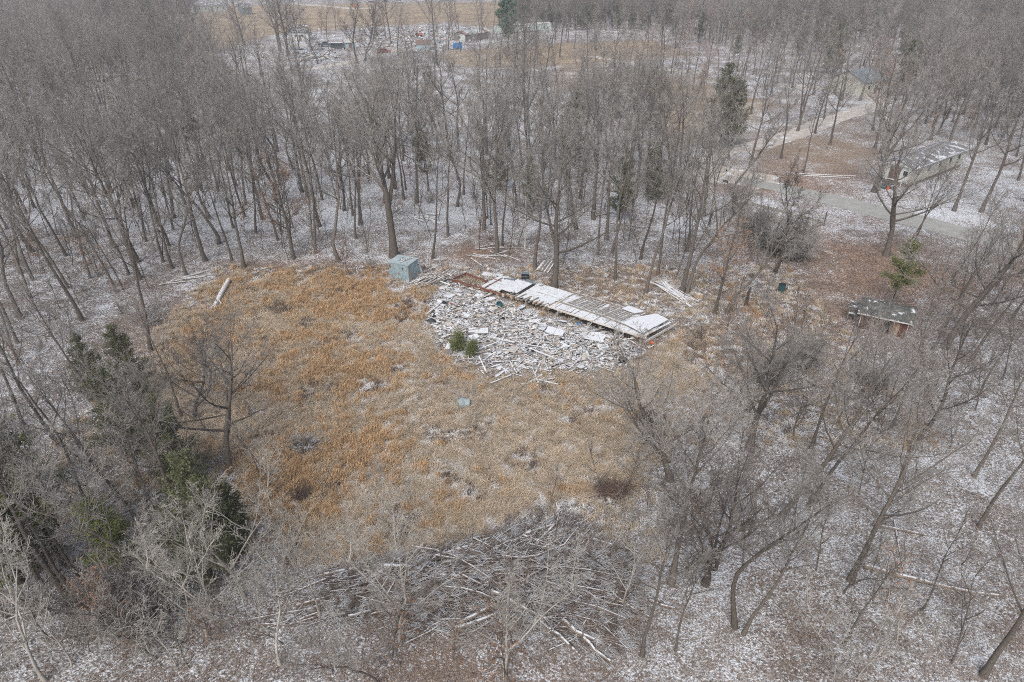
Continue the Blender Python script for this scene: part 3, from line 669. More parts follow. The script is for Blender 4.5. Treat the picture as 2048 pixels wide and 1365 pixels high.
# (kind, base in the photograph, height, lean to the right in degrees, label)
HEROES = [
 ('big0', 788, 514, 20, 0, 'large twin-trunked oak rising right behind the rusty blue metal shed'),
 ('leafy0', 587, 518, 16, -3, 'slender tree with orange leaves clinging up its trunk, left of the shed'),
 ('crook0', 678, 522, 17, -4, 'curved grey tree between the leaf-wrapped trunk and the blue shed'),
 ('oak0', 639, 453, 18, -5, 'leaning grey tree second back from the curved trunk left of the shed'),
 ('slim0', 556, 481, 16, -4, 'straight slim tree just behind the leaf-wrapped trunk, to its left'),
 ('oak1', 721, 449, 17, 1, 'upright tree deeper in the wood just left of the big oak'),
 ('slim1', 712, 477, 15, -3, 'thin tree rising between the curved trunk and the big oak'),
 ('pole0', 735, 505, 11, -1, 'thin pole tree close to the left of the big oak by the shed'),
 ('oak2', 834, 406, 17, 0, 'dark upright trunk back in the wood above the blue shed'),
 ('slim2', 857, 382, 15, 1, 'slim trunk farthest back in the wood above the blue shed'),
 ('crook1', 914, 413, 15, 4, 'trunk leaning right, one of a crossing pair behind the clearing'),
 ('slim3', 927, 389, 15, 7, 'steeply leaning trunk, rear one of the crossing pair behind the clearing'),
 ('slim0', 896, 472, 16, -1, 'slim pale trunk standing alone in open litter behind the rusty trailer frame'),
 ('oak3', 968, 459, 17, 1, 'yellowish trunk among three behind the far end of the wreck'),
 ('oak4', 993, 509, 18, 0, 'tallest straight trunk behind the far end of the wreck'),
 ('pole1', 982, 450, 12, 0, 'thin pole between the two stouter trunks behind the wreck'),
 ('slim1', 1033, 415, 15, -1, 'dark slim trunk deep in the wood behind the wreck'),
 ('oak0', 1069, 539, 15, 2, 'trunk standing directly left of the leaning stack of slats'),
 ('spread1', 1107, 579, 16, 3, 'forked grey tree growing at the back edge of the wrecked trailer'),
 ('crook0', 1153, 460, 17, -3, 'stout bent trunk in the snow behind the forked tree'),
 ('slim2', 1195, 508, 15, 2, 'slim trunk with bare ground round it, left one of a close trio'),
 ('oak1', 1213, 480, 17, 2, 'thicker trunk in the middle of the close trio behind the wreck'),
 ('slim3', 1224, 505, 16, 3, 'right-hand slim trunk of the close trio behind the wreck'),
 ('slim0', 1281, 519, 16, 3, 'slim straight tree above the snow covered lumber stack'),
 ('slim1', 1291, 589, 17, 4, 'grey trunk at the left end of the long lumber stack'),
 ('slim2', 1315, 548, 16, 4, 'grey trunk behind the middle of the lumber stack'),
 ('slim3', 1264, 424, 14, 0, 'short dark trunk far back behind the lumber stack'),
 ('oak2', 1364, 585, 18, 7, 'stout grey tree leaning right at the right end of the lumber stack'),
 ('crook1', 1374, 587, 15, 8, 'thinner curved tree touching the stout one beside the lumber'),
 ('slim0', 1374, 503, 16, 4, 'slim tree halfway between the lumber stack and the lane'),
 ('leafy0', 1430, 625, 13, 4, 'vine-wrapped tree with brown leaves right of the tan box'),
 ('crook0', 1454, 626, 13, 22, 'thin tree leaning far right beside the vine-wrapped tree'),
 ('dark0', 1549, 546, 12, 6, 'dark scrubby tree standing above the green barrel'),
 ('spread0', 1772, 512, 15, 2, 'broad spreading oak with one long low limb, in front of the lane'),
 ('slim1', 1808, 506, 12, 6, 'thin double sapling close to the right of the spreading oak'),
 ('slim2', 1818, 507, 11, 9, 'thin leaning sapling right of the spreading oak'),
 ('spread1', 1748, 384, 16, 2, 'large spreading tree across the lane beside the trailer home porch'),
 ('oak3', 1908, 422, 17, 4, 'stout trunk on the snowy verge in front of the trailer home'),
 ('oak4', 1962, 424, 18, 5, 'heavy brown trunk right of the trailer home, leaning right'),
 ('oak0', 1660, 290, 15, 1, 'dark tree by the bend of the gravel drive'),
 ('slim3', 1607, 347, 13, 3, 'slim tree on the leaf litter between the drive and the lane'),
 ('oak1', 1500, 330, 16, 2, 'tree at the foot of the gravel drive'),
 ('slim0', 1457, 318, 15, 0, 'slim tree left of the gravel drive'),
 ('spread0', 1889, 696, 14, 6, 'grey tree with low forks standing right of the small brown shed'),
 ('slim1', 1944, 718, 14, 8, 'slim reddish trunk a little right of the low-forked tree'),
 ('slim2', 1867, 700, 13, 5, 'slim trunk nearest the right end of the small brown shed'),
 ('leafy1', 1985, 610, 8, 4, 'small tree holding tan leaves right of the brown shed'),
 ('slim3', 2020, 640, 14, 6, 'slim tree at the right margin level with the brown shed'),
 ('pole0', 1845, 690, 9, 3, 'thin pole by the corner of the brown shed'),
 ('dark1', 1410, 1167, 12, 2, 'dark twisted forked tree in the snow right of the brush pile'),
 ('oak2', 1342, 1167, 14, -2, 'grey tree just left of the dark twisted tree beside the brush pile'),
 ('crook1', 1470, 1255, 12, -4, 'bent tree with a kinked trunk below the dark twisted tree'),
 ('slim0', 1487, 1268, 11, 6, 'slim stem beside the kinked trunk'),
 ('oak4', 1562, 1036, 14, 20, 'dark tree leaning strongly right in the middle of the snowy wood'),
 ('slim1', 1617, 1012, 13, 14, 'tree leaning right just behind the strongly leaning dark one'),
 ('oak3', 1701, 1161, 13, 4, 'mossy trunk beside the long fallen log in the snow'),
 ('pole1', 1688, 1290, 9, 8, 'thin sapling in front of the mossy trunk'),
 ('pole0', 1842, 1222, 8, 7, 'thin leaning sapling in the snow below the fallen logs'),
 ('slim2', 1957, 1054, 12, 2, 'slim branching tree in the snow near the right edge'),
 ('slim3', 1947, 954, 12, 0, 'thin forked tree farther back near the right edge'),
 ('oak0', 1966, 1352, 12, 6, 'stout trunk rising from the bottom right corner'),
 ('slim0', 1284, 1312, 11, -3, 'mossy slim tree at the lower right end of the brush pile'),
 ('pole1', 1350, 1302, 9, 2, 'thin sapling between the brush pile and the kinked trunk'),
 ('dark0', 1826, 897, 11, 6, 'dark small tree in the thin wood below the brown shed'),
 ('slim1', 1622, 897, 12, 5, 'slim grey tree in the thin wood right of the field'),
 ('slim2', 1780, 860, 12, 7, 'pale slim tree half way up the right-hand wood'),
 ('spread1', 1500, 900, 12, 0, 'wide grey crown over the right edge of the field'),
 ('spread0', 1340, 960, 11, -12, 'grey tree leaning left over the field from its right edge'),
 ('oak1', 278, 558, 19, -4, 'tall grey tree at the left edge of the clearing, front of a pair'),
 ('oak2', 276, 524, 18, -4, 'tall grey tree at the left edge of the clearing, rear of a pair'),
 ('oak3', 229, 495, 17, -3, 'stout trunk left of the pair at the clearing edge'),
 ('slim0', 327, 524, 16, -3, 'slim trunk right of the pair at the left clearing edge'),
 ('slim1', 338, 491, 16, -3, 'slim trunk behind and right of the pair at the clearing edge'),
 ('crook1', 373, 552, 13, 2, 'crooked thin tree with a black charred base at the clearing edge'),
 ('oak4', 411, 522, 17, -3, 'straight grey trunk just right of the charred crooked tree'),
 ('crook0', 438, 488, 16, 1, 'slightly s-curved trunk right of the charred tree'),
 ('slim2', 464, 521, 14, -1, 'thin trunk standing forward at the back of the golden field'),
 ('slim3', 490, 434, 16, -2, 'slim trunk deep in the wood behind the golden field'),
 ('oak0', 615, 394, 18, -5, 'dark stout leaning trunk deep behind the leaf-wrapped tree'),
 ('oak1', 319, 452, 17, -3, 'trunk in the crowded left wood, behind the slim pair'),
 ('slim0', 234, 586, 14, -7, 'thin leaning pole at the left, in front of the crowded wood'),
 ('pole0', 246, 580, 12, -5, 'thin pole beside the leaning one at the left'),
 ('pole1', 297, 577, 9, -3, 'small blackened crooked sapling at the left clearing edge'),
 ('slim1', 258, 549, 13, -2, 'thin trunk tucked behind the tall front pair at the left'),
 ('slim2', 136, 576, 15, -8, 'slim trunk among brush far left'),
 ('oak2', 154, 475, 17, -4, 'grey trunk in the snow patch of the far left wood'),
 ('crook1', 420, 437, 16, -2, 'trunk standing behind the s-curved one in the left wood'),
 ('spread0', 457, 938, 11, 3, 'spreading forked tree standing at the left edge of the golden grass'),
 ('dark1', 390, 838, 9, 4, 'small dark crooked tree behind the spreading forked one'),
 ('slim3', 364, 836, 11, -10, 'leaning tree with pale branches at the left of the golden grass'),
 ('pole0', 545, 980, 7, -7, 'thin curved sapling inside the golden grass'),
 ('pole1', 524, 968, 6, -3, 'straight thin sapling beside the curved one in the golden grass'),
 ('slim0', 178, 1012, 13, -8, 'thin tree leaning left among the cedars'),
 ('slim1', 277, 1048, 13, -3, 'thin dark trunk between the cedars at the lower left'),
 ('slim2', 204, 814, 12, -14, 'dark trunk leaning left above the cedars'),
 ('oak3', 384, 1102, 13, -4, 'grey tree rising through the cedars left of the grass'),
 ('oak4', 146, 1218, 14, -5, 'reddish straight trunk in the open snow at the lower left'),
 ('slim1', 82, 1170, 12, -5, 'dark trunk at the far lower left in snow'),
 ('slim3', 146, 1187, 13, -6, 'thin trunk just behind the reddish one in the lower left snow'),
 ('crook0', 378, 1202, 12, -5, 'thick bowed trunk in the lower left thicket'),
 ('slim0', 180, 1190, 12, -4, 'thin trunk right of the reddish one in the lower left snow'),
 ('leafy1', 255, 1289, 5, -5, 'stub tree with brown leaves at the lower left'),
 ('pale0', 490, 1196, 9, -4, 'small whitish tree with curling branches left of the brush pile'),
 ('pale1', 414, 1272, 8, 2, 'small whitish tree at the lower left corner of the brush pile'),
 ('pale0', 92, 1362, 9, -8, 'pale leaning tree at the bottom left corner'),
 ('slim1', 327, 1112, 12, -4, 'thin trunk under the cedars at the lower left'),
 ('pale1', 560, 1330, 8, 0, 'whitish small tree at the bottom, left of the mossy trunk'),
 ('pale1', 800, 1290, 9, 0, 'pale thin-branched tree growing through the brush pile'),
 ('crook0', 752, 1372, 5.5, -1, 'mossy trunk at the bottom of the picture below the brush pile'),
 ('pale0', 800, 1098, 6, 1, 'small grey tree at the top left of the brush pile'),
 ('pale1', 640, 1236, 7, -2, 'thin grey tree at the left end of the brush pile'),
 ('pale0', 1010, 1350, 8, 3, 'small pale tree at the bottom centre'),
 ('pale1', 230, 1120, 8, -4, 'pale twiggy tree in front of the bright green cedar'),
 ('pale0', 950, 850, 3, 0, 'tiny bare sapling in the middle of the field'),
 # distant yard
 ('spread0', 412, 104, 21, -5, 'large forked oak left of the pale hay field, far off'),
 ('spread1', 488, 92, 19, -2, 'forked dark tree standing before the hay field, far off'),
 ('big1', 563, 109, 22, -2, 'tall twin oak left of the white house with dark roof, far off'),
 ('spread0', 577, 112, 21, 1, 'broad oak directly in front of the white house, far off'),
 ('dark1', 636, 128, 11, 0, 'small dark forked tree in the far snowy yard'),
 ('dark0', 715, 126, 19, -3, 'thick dark tree screening the parked cars, far off'),
 ('dark1', 730, 122, 17, 3, 'dark vine-hung tree beside the one screening the cars'),
 ('oak0', 783, 92, 22, 0, 'tall tree standing against the hay field, far off'),
 ('oak1', 875, 130, 24, -3, 'tall thin tree beside the small barn-roofed shed'),
 ('slim0', 905, 72, 20, 0, 'tall trunk left of the tin-roofed grey shed'),
 ('slim1', 918, 66, 20, 0, 'tall trunk behind the left end of the tin-roofed shed'),
 ('slim2', 960, 80, 22, 0, 'brown trunk in front of the tin-roofed grey shed'),
 ('slim3', 985, 78, 22, 0, 'trunk at the right end of the tin-roofed grey shed'),
 ('dark0', 1050, 86, 17, 0, 'tree in front of the pale green mobile home, left one'),
 ('slim0', 1058, 84, 20, 0, 'slim tree in front of the pale green mobile home, right one'),
 ('slim1', 1103, 95, 21, 1, 'straight tree at the near end of the mobile home yard'),
 ('slim2', 1110, 80, 21, 1, 'straight tree just behind the one at the mobile home yard'),
 ('slim3', 1148, 98, 22, 1, 'lone straight tree on the tan meadow right of the mobile home'),
 ('pine0', 1017, 112, 22, 0, 'green pine left of the pale mobile home'),
]
for k, px, py, H, ln, lb in HEROES:
    nm = 'pine_tree' if k.startswith('pine') else 'bare_tree'
    plant(k, px, py, H, lb, None, ln, name=nm)

CEDARS = [
 ('cedar0', 285, 805, 6.8, -3, 'dark green cedar behind bare crowns at the left of the field'),
 ('cedar2', 200, 800, 5.5, -5, 'dull green cedar just left of the dark one by the field'),
 ('cedar1', 18, 1235, 9.5, -8, 'bright green cedar in the lower left corner beyond the snow'),
 ('cedar0', 105, 1150, 8, -6, 'dark cedar close behind the bright green one at the lower left'),
 ('cedar2', 262, 905, 7, -3, 'small cedar in the middle of the left-hand group'),
 ('cedar0', 372, 985, 7.5, -2, 'cedar directly left of the spreading forked tree'),
 ('cedar0', 425, 1165, 9, 3, 'large dark cedar at the lower left edge of the golden grass'),
 ('cedar2', 475, 1110, 5.5, 2, 'low cedar bulging over the edge of the golden grass'),
 ('cedar1', 130, 1125, 11.5, -6, 'bright green cedar over the lower left snow'),
 ('cedar1', 45, 1165, 10.5, -8, 'green cedar cut by the left edge of the picture'),
 ('cedar1', 270, 1170, 6.5, -4, 'yellowish olive cedar between thin trunks at the lower left'),
 ('cedar0', 60, 1010, 8, -8, 'dull cedar at the far left above the bright green one'),
 ('cedarthin', 1779, 618, 7.2, 2, 'slim young cedar rising behind the small brown shed'),
 ('cedar0', 1237, 440, 9, 2, 'dark cedar clump in the wood behind the close trio of trunks'),
 ('cedar2', 1062, 425, 7, 0, 'dark cedar in the wood behind the slat stack'),
 ('cedar2', 1000, 380, 6.5, 0, 'dark cedar deep in the wood behind the wreck'),
 ('cedar0', 1438, 300, 14, 0, 'tall dark cedar left of the gravel drive'),
 ('cedar0', 1462, 292, 11, 0, 'shorter cedar beside the tall one near the drive'),
 ('cedar2', 1140, 330, 11, 0, 'dark cedar in the middle of the far side of the wood'),
 ('cedar0', 1663, 150, 13, 0, 'dark cedar by the far bend of the drive'),
 ('cedar2', 1305, 400, 8, 0, 'dark cedar behind the lumber stack, deep in the wood'),
 ('cedar2', 850, 345, 7, 0, 'dark cedar deep in the wood above the blue shed'),
 ('cedar0', 1800, 190, 12, 0, 'cedar at the right end of the cream cottage'),
]
for k, px, py, H, ln, lb in CEDARS: plant(k, px, py, H, lb, None, ln, name='cedar_tree')
plant('cedarbush', 918, 702, 1.9, 'small dark cedar bush left of the other, on the debris edge', None, 0, name='cedar_bush', cat='bush')
plant('cedarbush', 938, 713, 1.6, 'small yellowish cedar bush right of the other, on the debris edge', None, 14, name='cedar_bush', cat='bush')
THK = [('thicket0', 1165, 218, 7.5, 'round vine-choked thicket in front of the tan meadow'), ('thicket0', 1235, 235, 6, 'second vine thicket right of the round one'),
       ('thicket1', 1500, 480, 4.5, 'tangled grey thicket left of the low block wall'), ('thicket1', 1545, 505, 5.5, 'tangled thicket round the dark scrubby tree'), ('thicket1', 1590, 520, 4, 'low thicket below the low block wall'),
       ('thicket0', 1480, 430, 4.5, 'dark thicket at the left end of the low block wall'), ('thicket1', 1600, 735, 3.5, 'grey thicket left of the brown shed'), 
       ('thicket1', 1745, 775, 2.2, 'low twiggy thicket below the brown shed'), ('thicket1', 1530, 765, 3.2, 'low thicket between the wreck and the brown shed'),
       ('thicket1', 300, 1260, 4, 'grey thicket in the lower left wood'), ('thicket0', 210, 1240, 4.5, 'dark thicket in the lower left wood')]
for k, px, py, H, lb in THK: plant(k, px, py, H, lb, None, 0, name='thicket', cat='thicket')

# the crowded wood: every site on a jittered grid, the largest seen built one by one, the rest as one mass
def wood_weight(x, y, px, py):
    if 985 < px < 1125 and 58 < py < 112: return 0
    if 1300 < px < 1800 and 90 < py < 330: return 0.19
    if 560 < px < 1340 and 258 < py < 300: return 0.3
    """0..1: how thick the wood stands at a ground point"""
    if 440 < px < 1340 and 62 < py < 258: return 0.07
    for pl in BARE:
        if in_poly(px, py, pl): return 0.0
    if y < 18: return 0.0
    if px < 420 and py < 620: return 0.62 if py > 330 else .72
    if py < -8: return 0.8
    if py < 120 and px > 1340: return 0.9
    if py < 62 and px > 1030: return 1.0
    if px > 1790 and py < 300: return .8
    if 258 <= py < 520 and px < 1400: return 0.62 if py < 420 else (0.40 if px < 700 else 0.2)
    if py < 258 and px <= 560: return .75
    if px < 420: return 0.42
    if px > 1850 and py < 900: return 0.45
    if px > 1400 and py > 560: return 0.16
    if py > 1330: return 0.3
    return 0.35 if py < 540 else 0.12
sites = []
cell = 4.4
for iy in range(4, 160):
    for ix in range(-95, 96):
        x = (ix + R.uniform(-.45, .45)) * cell; y = (iy + R.uniform(-.45, .45)) * cell
        px, py = proj(x, y)
        if px < -420 or px > 2470 or py > 1500: continue
        w_ = wood_weight(x, y, px, py)
        if R.random() > w_ * (1.0 if y < 250 else 0.75): continue
        if any((x - a_) ** 2 + (y - b_) ** 2 < (5.0 if y < 120 else 3.0) for a_, b_ in TREES_AT): continue
        sites.append((x, y, px, py))
def seen(s_):
    x, y, px, py = s_
    inside = -60 < px < 2108 and py < 1400
    return (0 if inside else 1, y)
sites.sort(key=seen)
NEAR_KINDS = ['slim0', 'slim2', 'slim3', 'oak0', 'oak1', 'oak2', 'oak3', 'oak4', 'slim0', 'slim1', 'slim2', 'slim3', 'crook0', 'crook1', 'oak0', 'oak3', 'slim1']
room = 300 - len(HEROES) + 1
def zone_label(px, py):
    if px < 420 and py < 620: return ('bare grey tree of the crowded left-hand wood', 'bare trees of the left-hand wood')
    if px < 420: return ('bare tree among the cedars and snow at the lower left', 'bare trees of the lower left snow')
    if px > 1400 and py > 560: return ('thin bare tree of the open snowy wood at the right', 'bare trees of the right-hand wood')
    if px > 1400: return ('bare tree near the lane and drive at the upper right', 'bare trees beyond the lane')
    if py > 1000: return ('bare tree near the bottom brush pile', 'bare trees by the brush pile')
    return ('bare grey tree of the close wood behind the clearing', 'bare trees of the wood behind the clearing')
LANDMARKS = [('blue metal shed', 800, 560), ('trunk with clinging orange leaves', 587, 518), ('charred crooked tree', 373, 552), ('bleached fallen trunk', 440, 590), ('left end of the lumber stack', 1300, 580), ('tan box', 1393, 600), ('rusty frame of the wreck', 910, 555), ('fanned stack of slats', 1088, 535), ('stout bent trunk behind the forked tree', 1153, 460), ('cream mobile home porch', 1785, 372), ('brown shed', 1765, 660), ('low block wall', 1580, 430), ('green barrel', 1562, 584), ('dark twisted tree by the brush pile', 1410, 1167), ('long fallen log in the snow', 1800, 1150), ('broad oak before the lane', 1772, 512), ('crossing fallen stems at the lower left', 75, 1220), ('reddish straight trunk at the lower left', 146, 1218), ('spreading tree at the golden grass', 457, 938), ('tall pair at the left clearing edge', 278, 545), ('small snowy heap in the wood above the shed', 845, 432), ('pale leafless pole', 1050, 497), ('bend of the gravel drive', 1660, 240), ('kinked trunk below the dark twisted tree', 1470, 1255), ('left picture edge level with the bleached trunk', 0, 580), ('left picture edge level with the charred tree', 60, 520), ('s-curved trunk in the left wood', 438, 488), ('top right corner of the brush pile', 1190, 1080)]
ORD = ['nearest', 'second nearest', 'third nearest', 'fourth nearest', 'fifth nearest', 'sixth nearest', 'seventh nearest', 'eighth nearest']
rest = []
for i, (x, y, px, py) in enumerate(sites):
    if i < room and -60 < px < 2108:
        k = R.choice(NEAR_KINDS)
        if px < 420 or py > 700: k = R.choice(['slim0', 'slim1', 'slim2', 'slim3', 'crook1', 'oak2', 'slim0', 'slim3'])
        H = R.uniform(13, 18.5)
        if px > 1400 and py > 560: k = R.choice(['slim0', 'slim1', 'slim2', 'slim3', 'pole0', 'crook1']); H = R.uniform(8, 12.5)
        if py > 1000: H = R.uniform(7, 11)
        lb, gp = zone_label(px, py)
        plant(k, 0, 0, H, lb, gp, R.gauss(0, 4), world=Vector((x, y, 0)))
    else: rest.append((x, y, px, py))
print('sites', len(sites), 'rest', len(rest))
heroes_ = {o.name for o, a, b_ in ALLT if 'group' not in o}
done_ = set()
for nm_, lx, ly in LANDMARKS:
    near_ = sorted((t_ for t_ in ALLT if t_[0].name.startswith('bare_tree')), key=lambda t_: (t_[1] - lx) ** 2 + (t_[2] - ly) ** 2)[:8]
    for k_, t_ in enumerate(near_):
        if t_[0].name in heroes_ or t_[0].name in done_: continue
        done_.add(t_[0].name)
        t_[0]['label'] = 'bare tree %s to the %s' % (ORD[k_], nm_)
print('named', len(done_))
LOD = []
for i in range(5): LOD.append(join_meshes('far_tree', *tree_parts(seed=400 + i, H=16, r=0.20, crown=0.42, limbs=11, L0=0.36, ang=56, rise=0.10, detail=0.80, rmin=0.015, depth=3)))
for i in range(2): LOD.append(join_meshes('far_tree', *tree_parts(seed=410 + i, H=14, r=0.16, crown=0.35, limbs=11, L0=0.38, ang=52, rise=0.10, detail=0.85, rmin=0.016, depth=3, twig='twig_red')))
for i in range(2): LOD.append(join_meshes('far_tree', *tree_parts(seed=420 + i, H=16, r=0.20, crown=0.42, limbs=11, L0=0.36, ang=54, rise=0.11, detail=0.85, rmin=0.017, depth=3, twig='twig_dark', bark='bark_dark')))
LOD.append(join_meshes('far_tree', *tree_parts(seed=430, H=11, r=0.13, crown=0.2, limbs=12, L0=0.36, ang=50, rise=0.12, detail=0.9, rmin=0.02, depth=3, leaves=1300)))
LOD.append(join_meshes('far_tree', *KIND['cedar0'][0])); LOD.append(join_meshes('far_tree', *KIND['oak1'][0])); LOD.append(join_meshes('far_tree', *KIND['oak3'][0]))
pts = []
for x, y, px, py in rest:
    r_ = R.random()
    dark_zone = (py < 60 and px > 1030) or (px > 1500 and py < 130) or (px < 420 and 20 < py < 140 and px > 200)
    if dark_zone: k = 10 if r_ < (.30 if px > 1000 else .08) else (R.choice([7, 8, 5]) if r_ < .75 else R.randrange(5))
    else: k = 9 if r_ < .06 else (10 if r_ < .075 else (R.choice([7, 8]) if r_ < .14 else (R.choice([11, 12]) if (r_ < .45 and y < 190) else R.choice([0, 1, 2, 3, 4, 5, 6]))))
    s_ = R.uniform(.74, 1.08)
    if 480 < px < 1400 and py > 240: s_ *= .86
    pts.append((x, y, 0, R.gauss(0, .05), R.gauss(0, .05), R.uniform(0, 6.28), s_, k))
scatter('distant_woods', pts, LOD, 'grey leafless wood filling the far ground to the top of the picture', 'woods')

# undergrowth: saplings, brush and briars under and between the trees
UG = []
for i in range(3): UG.append(join_meshes('sapling', *tree_parts(seed=500 + i, H=5.5, r=0.035, crown=0.3, limbs=7, L0=0.26, ang=32, rise=0.1, detail=0.7, rmin=0.008, wob=.07, depth=3)))
def bush(seed, H, n, mat, leaves=0, r=0.011):
    rg = random.Random(seed); segs = []; tips = []
    for k in range(n):
        a = rg.uniform(0, 6.28); p = Vector((math.cos(a), math.sin(a), 0)) * rg.uniform(0, .3); d = Vector((math.cos(a) * .6, math.sin(a) * .6, 1)).normalized(); L = H * rg.uniform(.6, 1.1)
        for i in range(5):
            d = (d + Vector((rg.gauss(0, .16), rg.gauss(0, .16), rg.gauss(0, .05)))).normalized(); q = p + d * L / 5; segs.append((p, q, r * (1.1 - i * .15), r * (1 - i * .15)))
            for _ in range(2):
                e = (d + rnd_perp(d, rg) * rg.uniform(.5, 1)).normalized(); o = p.lerp(q, rg.random()); m = o + e * L * .16; segs.append((o, m, r * .7, r * .5)); e2 = (e + rnd_perp(e, rg) * .5).normalized(); segs.append((m, m + e2 * L * .13, r * .5, r * .35)); tips.append(m)
            p = q
    ex = None
    if leaves:
        rn = np.random.default_rng(seed); T = np.array([x[:] for x in tips]); ex = [(leaf_tris(T[rn.integers(0, len(T), leaves)] + rn.normal(scale=.1, size=(leaves, 3)), .05, rn), 'dead_leaf')]
    return prism_mesh('bush', [(segs, 3, mat)], ex)
UG += [bush(510, 2.2, 12, 'twig'), bush(511, 1.6, 14, 'twig_dark'), bush(512, 2.8, 10, 'twig'), bush(513, 1.2, 12, 'dark_weed', 160), bush(514, 1.5, 12, 'twig_pale')]
UG.append(join_meshes('sapling', *tree_parts(seed=520, H=4.5, r=0.03, crown=0.15, limbs=9, L0=0.32, ang=50, rise=0.05, detail=0.7, rmin=0.007, depth=3, leaves=260)))
for i in range(3): UG.append(join_meshes('sapling', *tree_parts(seed=530 + i, H=6.0, r=0.045, crown=0.18, limbs=6, L0=0.45, ang=48, rise=0.07, detail=0.75, rmin=0.008, wob=.10, twig='twig_pale' if i < 2 else 'twig', bark='twig_pale' if i < 1 else 'bark', depth=4, fork=1)))
pts = []
for _ in range(16000):
    u, v = R.random(), R.random()
    y = 20 + 230 * v ** 1.3; x = R.uniform(-1, 1) * (0.92 * y + 22)
    px, py = proj(x, y)
    if in_poly(px, py, ROAD_T + ROAD_B[::-1]) or in_poly(px, py, DEBRIS): continue
    w_ = wood_weight(x, y, px, py)
    infield = in_poly(px, py, FIELD)
    thick = max(0, math.sin(x * .21 + 2) * math.sin(y * .17 + x * .05) + .25)
    brushy = .6 * math.exp(-(((px - 1500) / 230) ** 2 + ((py - 740) / 75) ** 2)) + math.exp(-(((px - 1230) / 110) ** 2 + ((py - 1000) / 45) ** 2)) * .8 + math.exp(-(((px - 620) / 420) ** 2 + ((py - 1335) / 55) ** 2)) * .4 + math.exp(-(((px - 430) / 110) ** 2 + ((py - 870) / 150) ** 2)) * .45 + math.exp(-(((px - 1380) / 90) ** 2 + ((py - 880) / 130) ** 2)) * .35
    prob = (.08 + .24 * thick) * w_ + .6 * brushy + (.012 if infield else 0)
    if in_poly(px, py, [(1040, 640), (1330, 700), (1330, 560), (1040, 500)]) : prob = 0
    if py < 560 and 640 < px < 1380: prob *= .45
    if px > 1540 and 430 < py < 620: prob *= .3
    tangle = (py > 1040 and (px < 560 or px > 1230)) or py > 1320 or (px > 1230 and 760 < py < 1000)
    if tangle: prob = prob * .4 + .035
    if 250 < py < 560 and px < 1400: prob += .13
    if R.random() > prob: continue
    r_ = R.random()
    if tangle and r_ < .55 and not infield: k = R.choice([9, 10, 11, 11]); s_ = R.uniform(.5, 1.15)
    elif 250 < py < 560 and px < 1400 and r_ < .75: k = R.choice([0, 1, 2]); s_ = R.uniform(.8, 1.8)
    elif infield: k = R.choice([3, 4, 6, 7]); s_ = R.uniform(.3, .6)
    elif brushy > .3: k = R.choice([3, 3, 4, 5, 7, 0]); s_ = R.uniform(.6, 1.1)
    else: k = R.choice([0, 1, 2, 0, 1, 3, 5, 6, 4, 8]) if r_ < .93 else 8; s_ = R.uniform(.5, 1.25)
    pts.append((x, y, 0, R.gauss(0, .1), R.gauss(0, .1), R.uniform(0, 6.28), s_, k))
print('undergrowth', len(pts))
scatter('undergrowth', pts, UG, 'thin grey saplings, briars and brush under the trees', 'undergrowth')

# ------------------------------------------------------------------ grass of the clearing
def tuft(seed, n, H, W, mat, spread, lean=(0, 0), r=.014):
    rn = np.random.default_rng(seed)
    base = rn.normal(scale=W * .35, size=(n, 2)); a = rn.uniform(0, 6.28, n); h = H * rn.uniform(.5, 1.1, n); o = spread * rn.uniform(.2, 1.2, n) * h
    b3 = np.c_[base, np.full(n, -.02)]
    ex, ey = np.cos(a) * o + lean[0] * h, np.sin(a) * o + lean[1] * h
    mid = b3 + np.c_[ex * .3, ey * .3, h * .62]; tip = b3 + np.c_[ex * 1.1, ey * 1.1, h * rn.uniform(.75, 1.0, n)]
    sd = np.c_[-np.sin(a), np.cos(a), np.zeros(n)] * r
    V = np.concatenate([np.stack([b3 - sd, b3 + sd, mid + sd], 1), np.stack([b3 - sd, mid + sd, mid - sd], 1), np.stack([mid - sd, mid + sd, tip], 1)], 0).reshape(-1, 3)
    return mesh_np('tuft', V, np.arange(len(V)), np.full(len(V) // 3, 3), [mat])
TF = [tuft(600, 46, .68, .40, 'gold_grass', .45), tuft(601, 46, .55, .45, 'gold_grass', .7), tuft(602, 40, .55, .45, 'tan_grass', .8), tuft(603, 40, .45, .5, 'tan_grass', 1.3, (.6, .2)),
      tuft(604, 40, .4, .5, 'tan_grass', 1.5, (-.5, .6)), tuft(605, 26, .28, .35, 'snow_grass', 1.8, (.5, -.3), .030), tuft(606, 30, .5, .4, 'dark_weed', .7), tuft(607, 40, .5, .4, 'tan_grass', 1.0, (-.7, -.3)),
      tuft(608, 22, .2, .3, 'snow_grass', 2.2, (-.4, .5), .034)]
pts = []
from mathutils import noise as mnoise
def nz(x, y, s_, o=0): return mnoise.noise(Vector((x * s_ + o, y * s_ - o, o)))
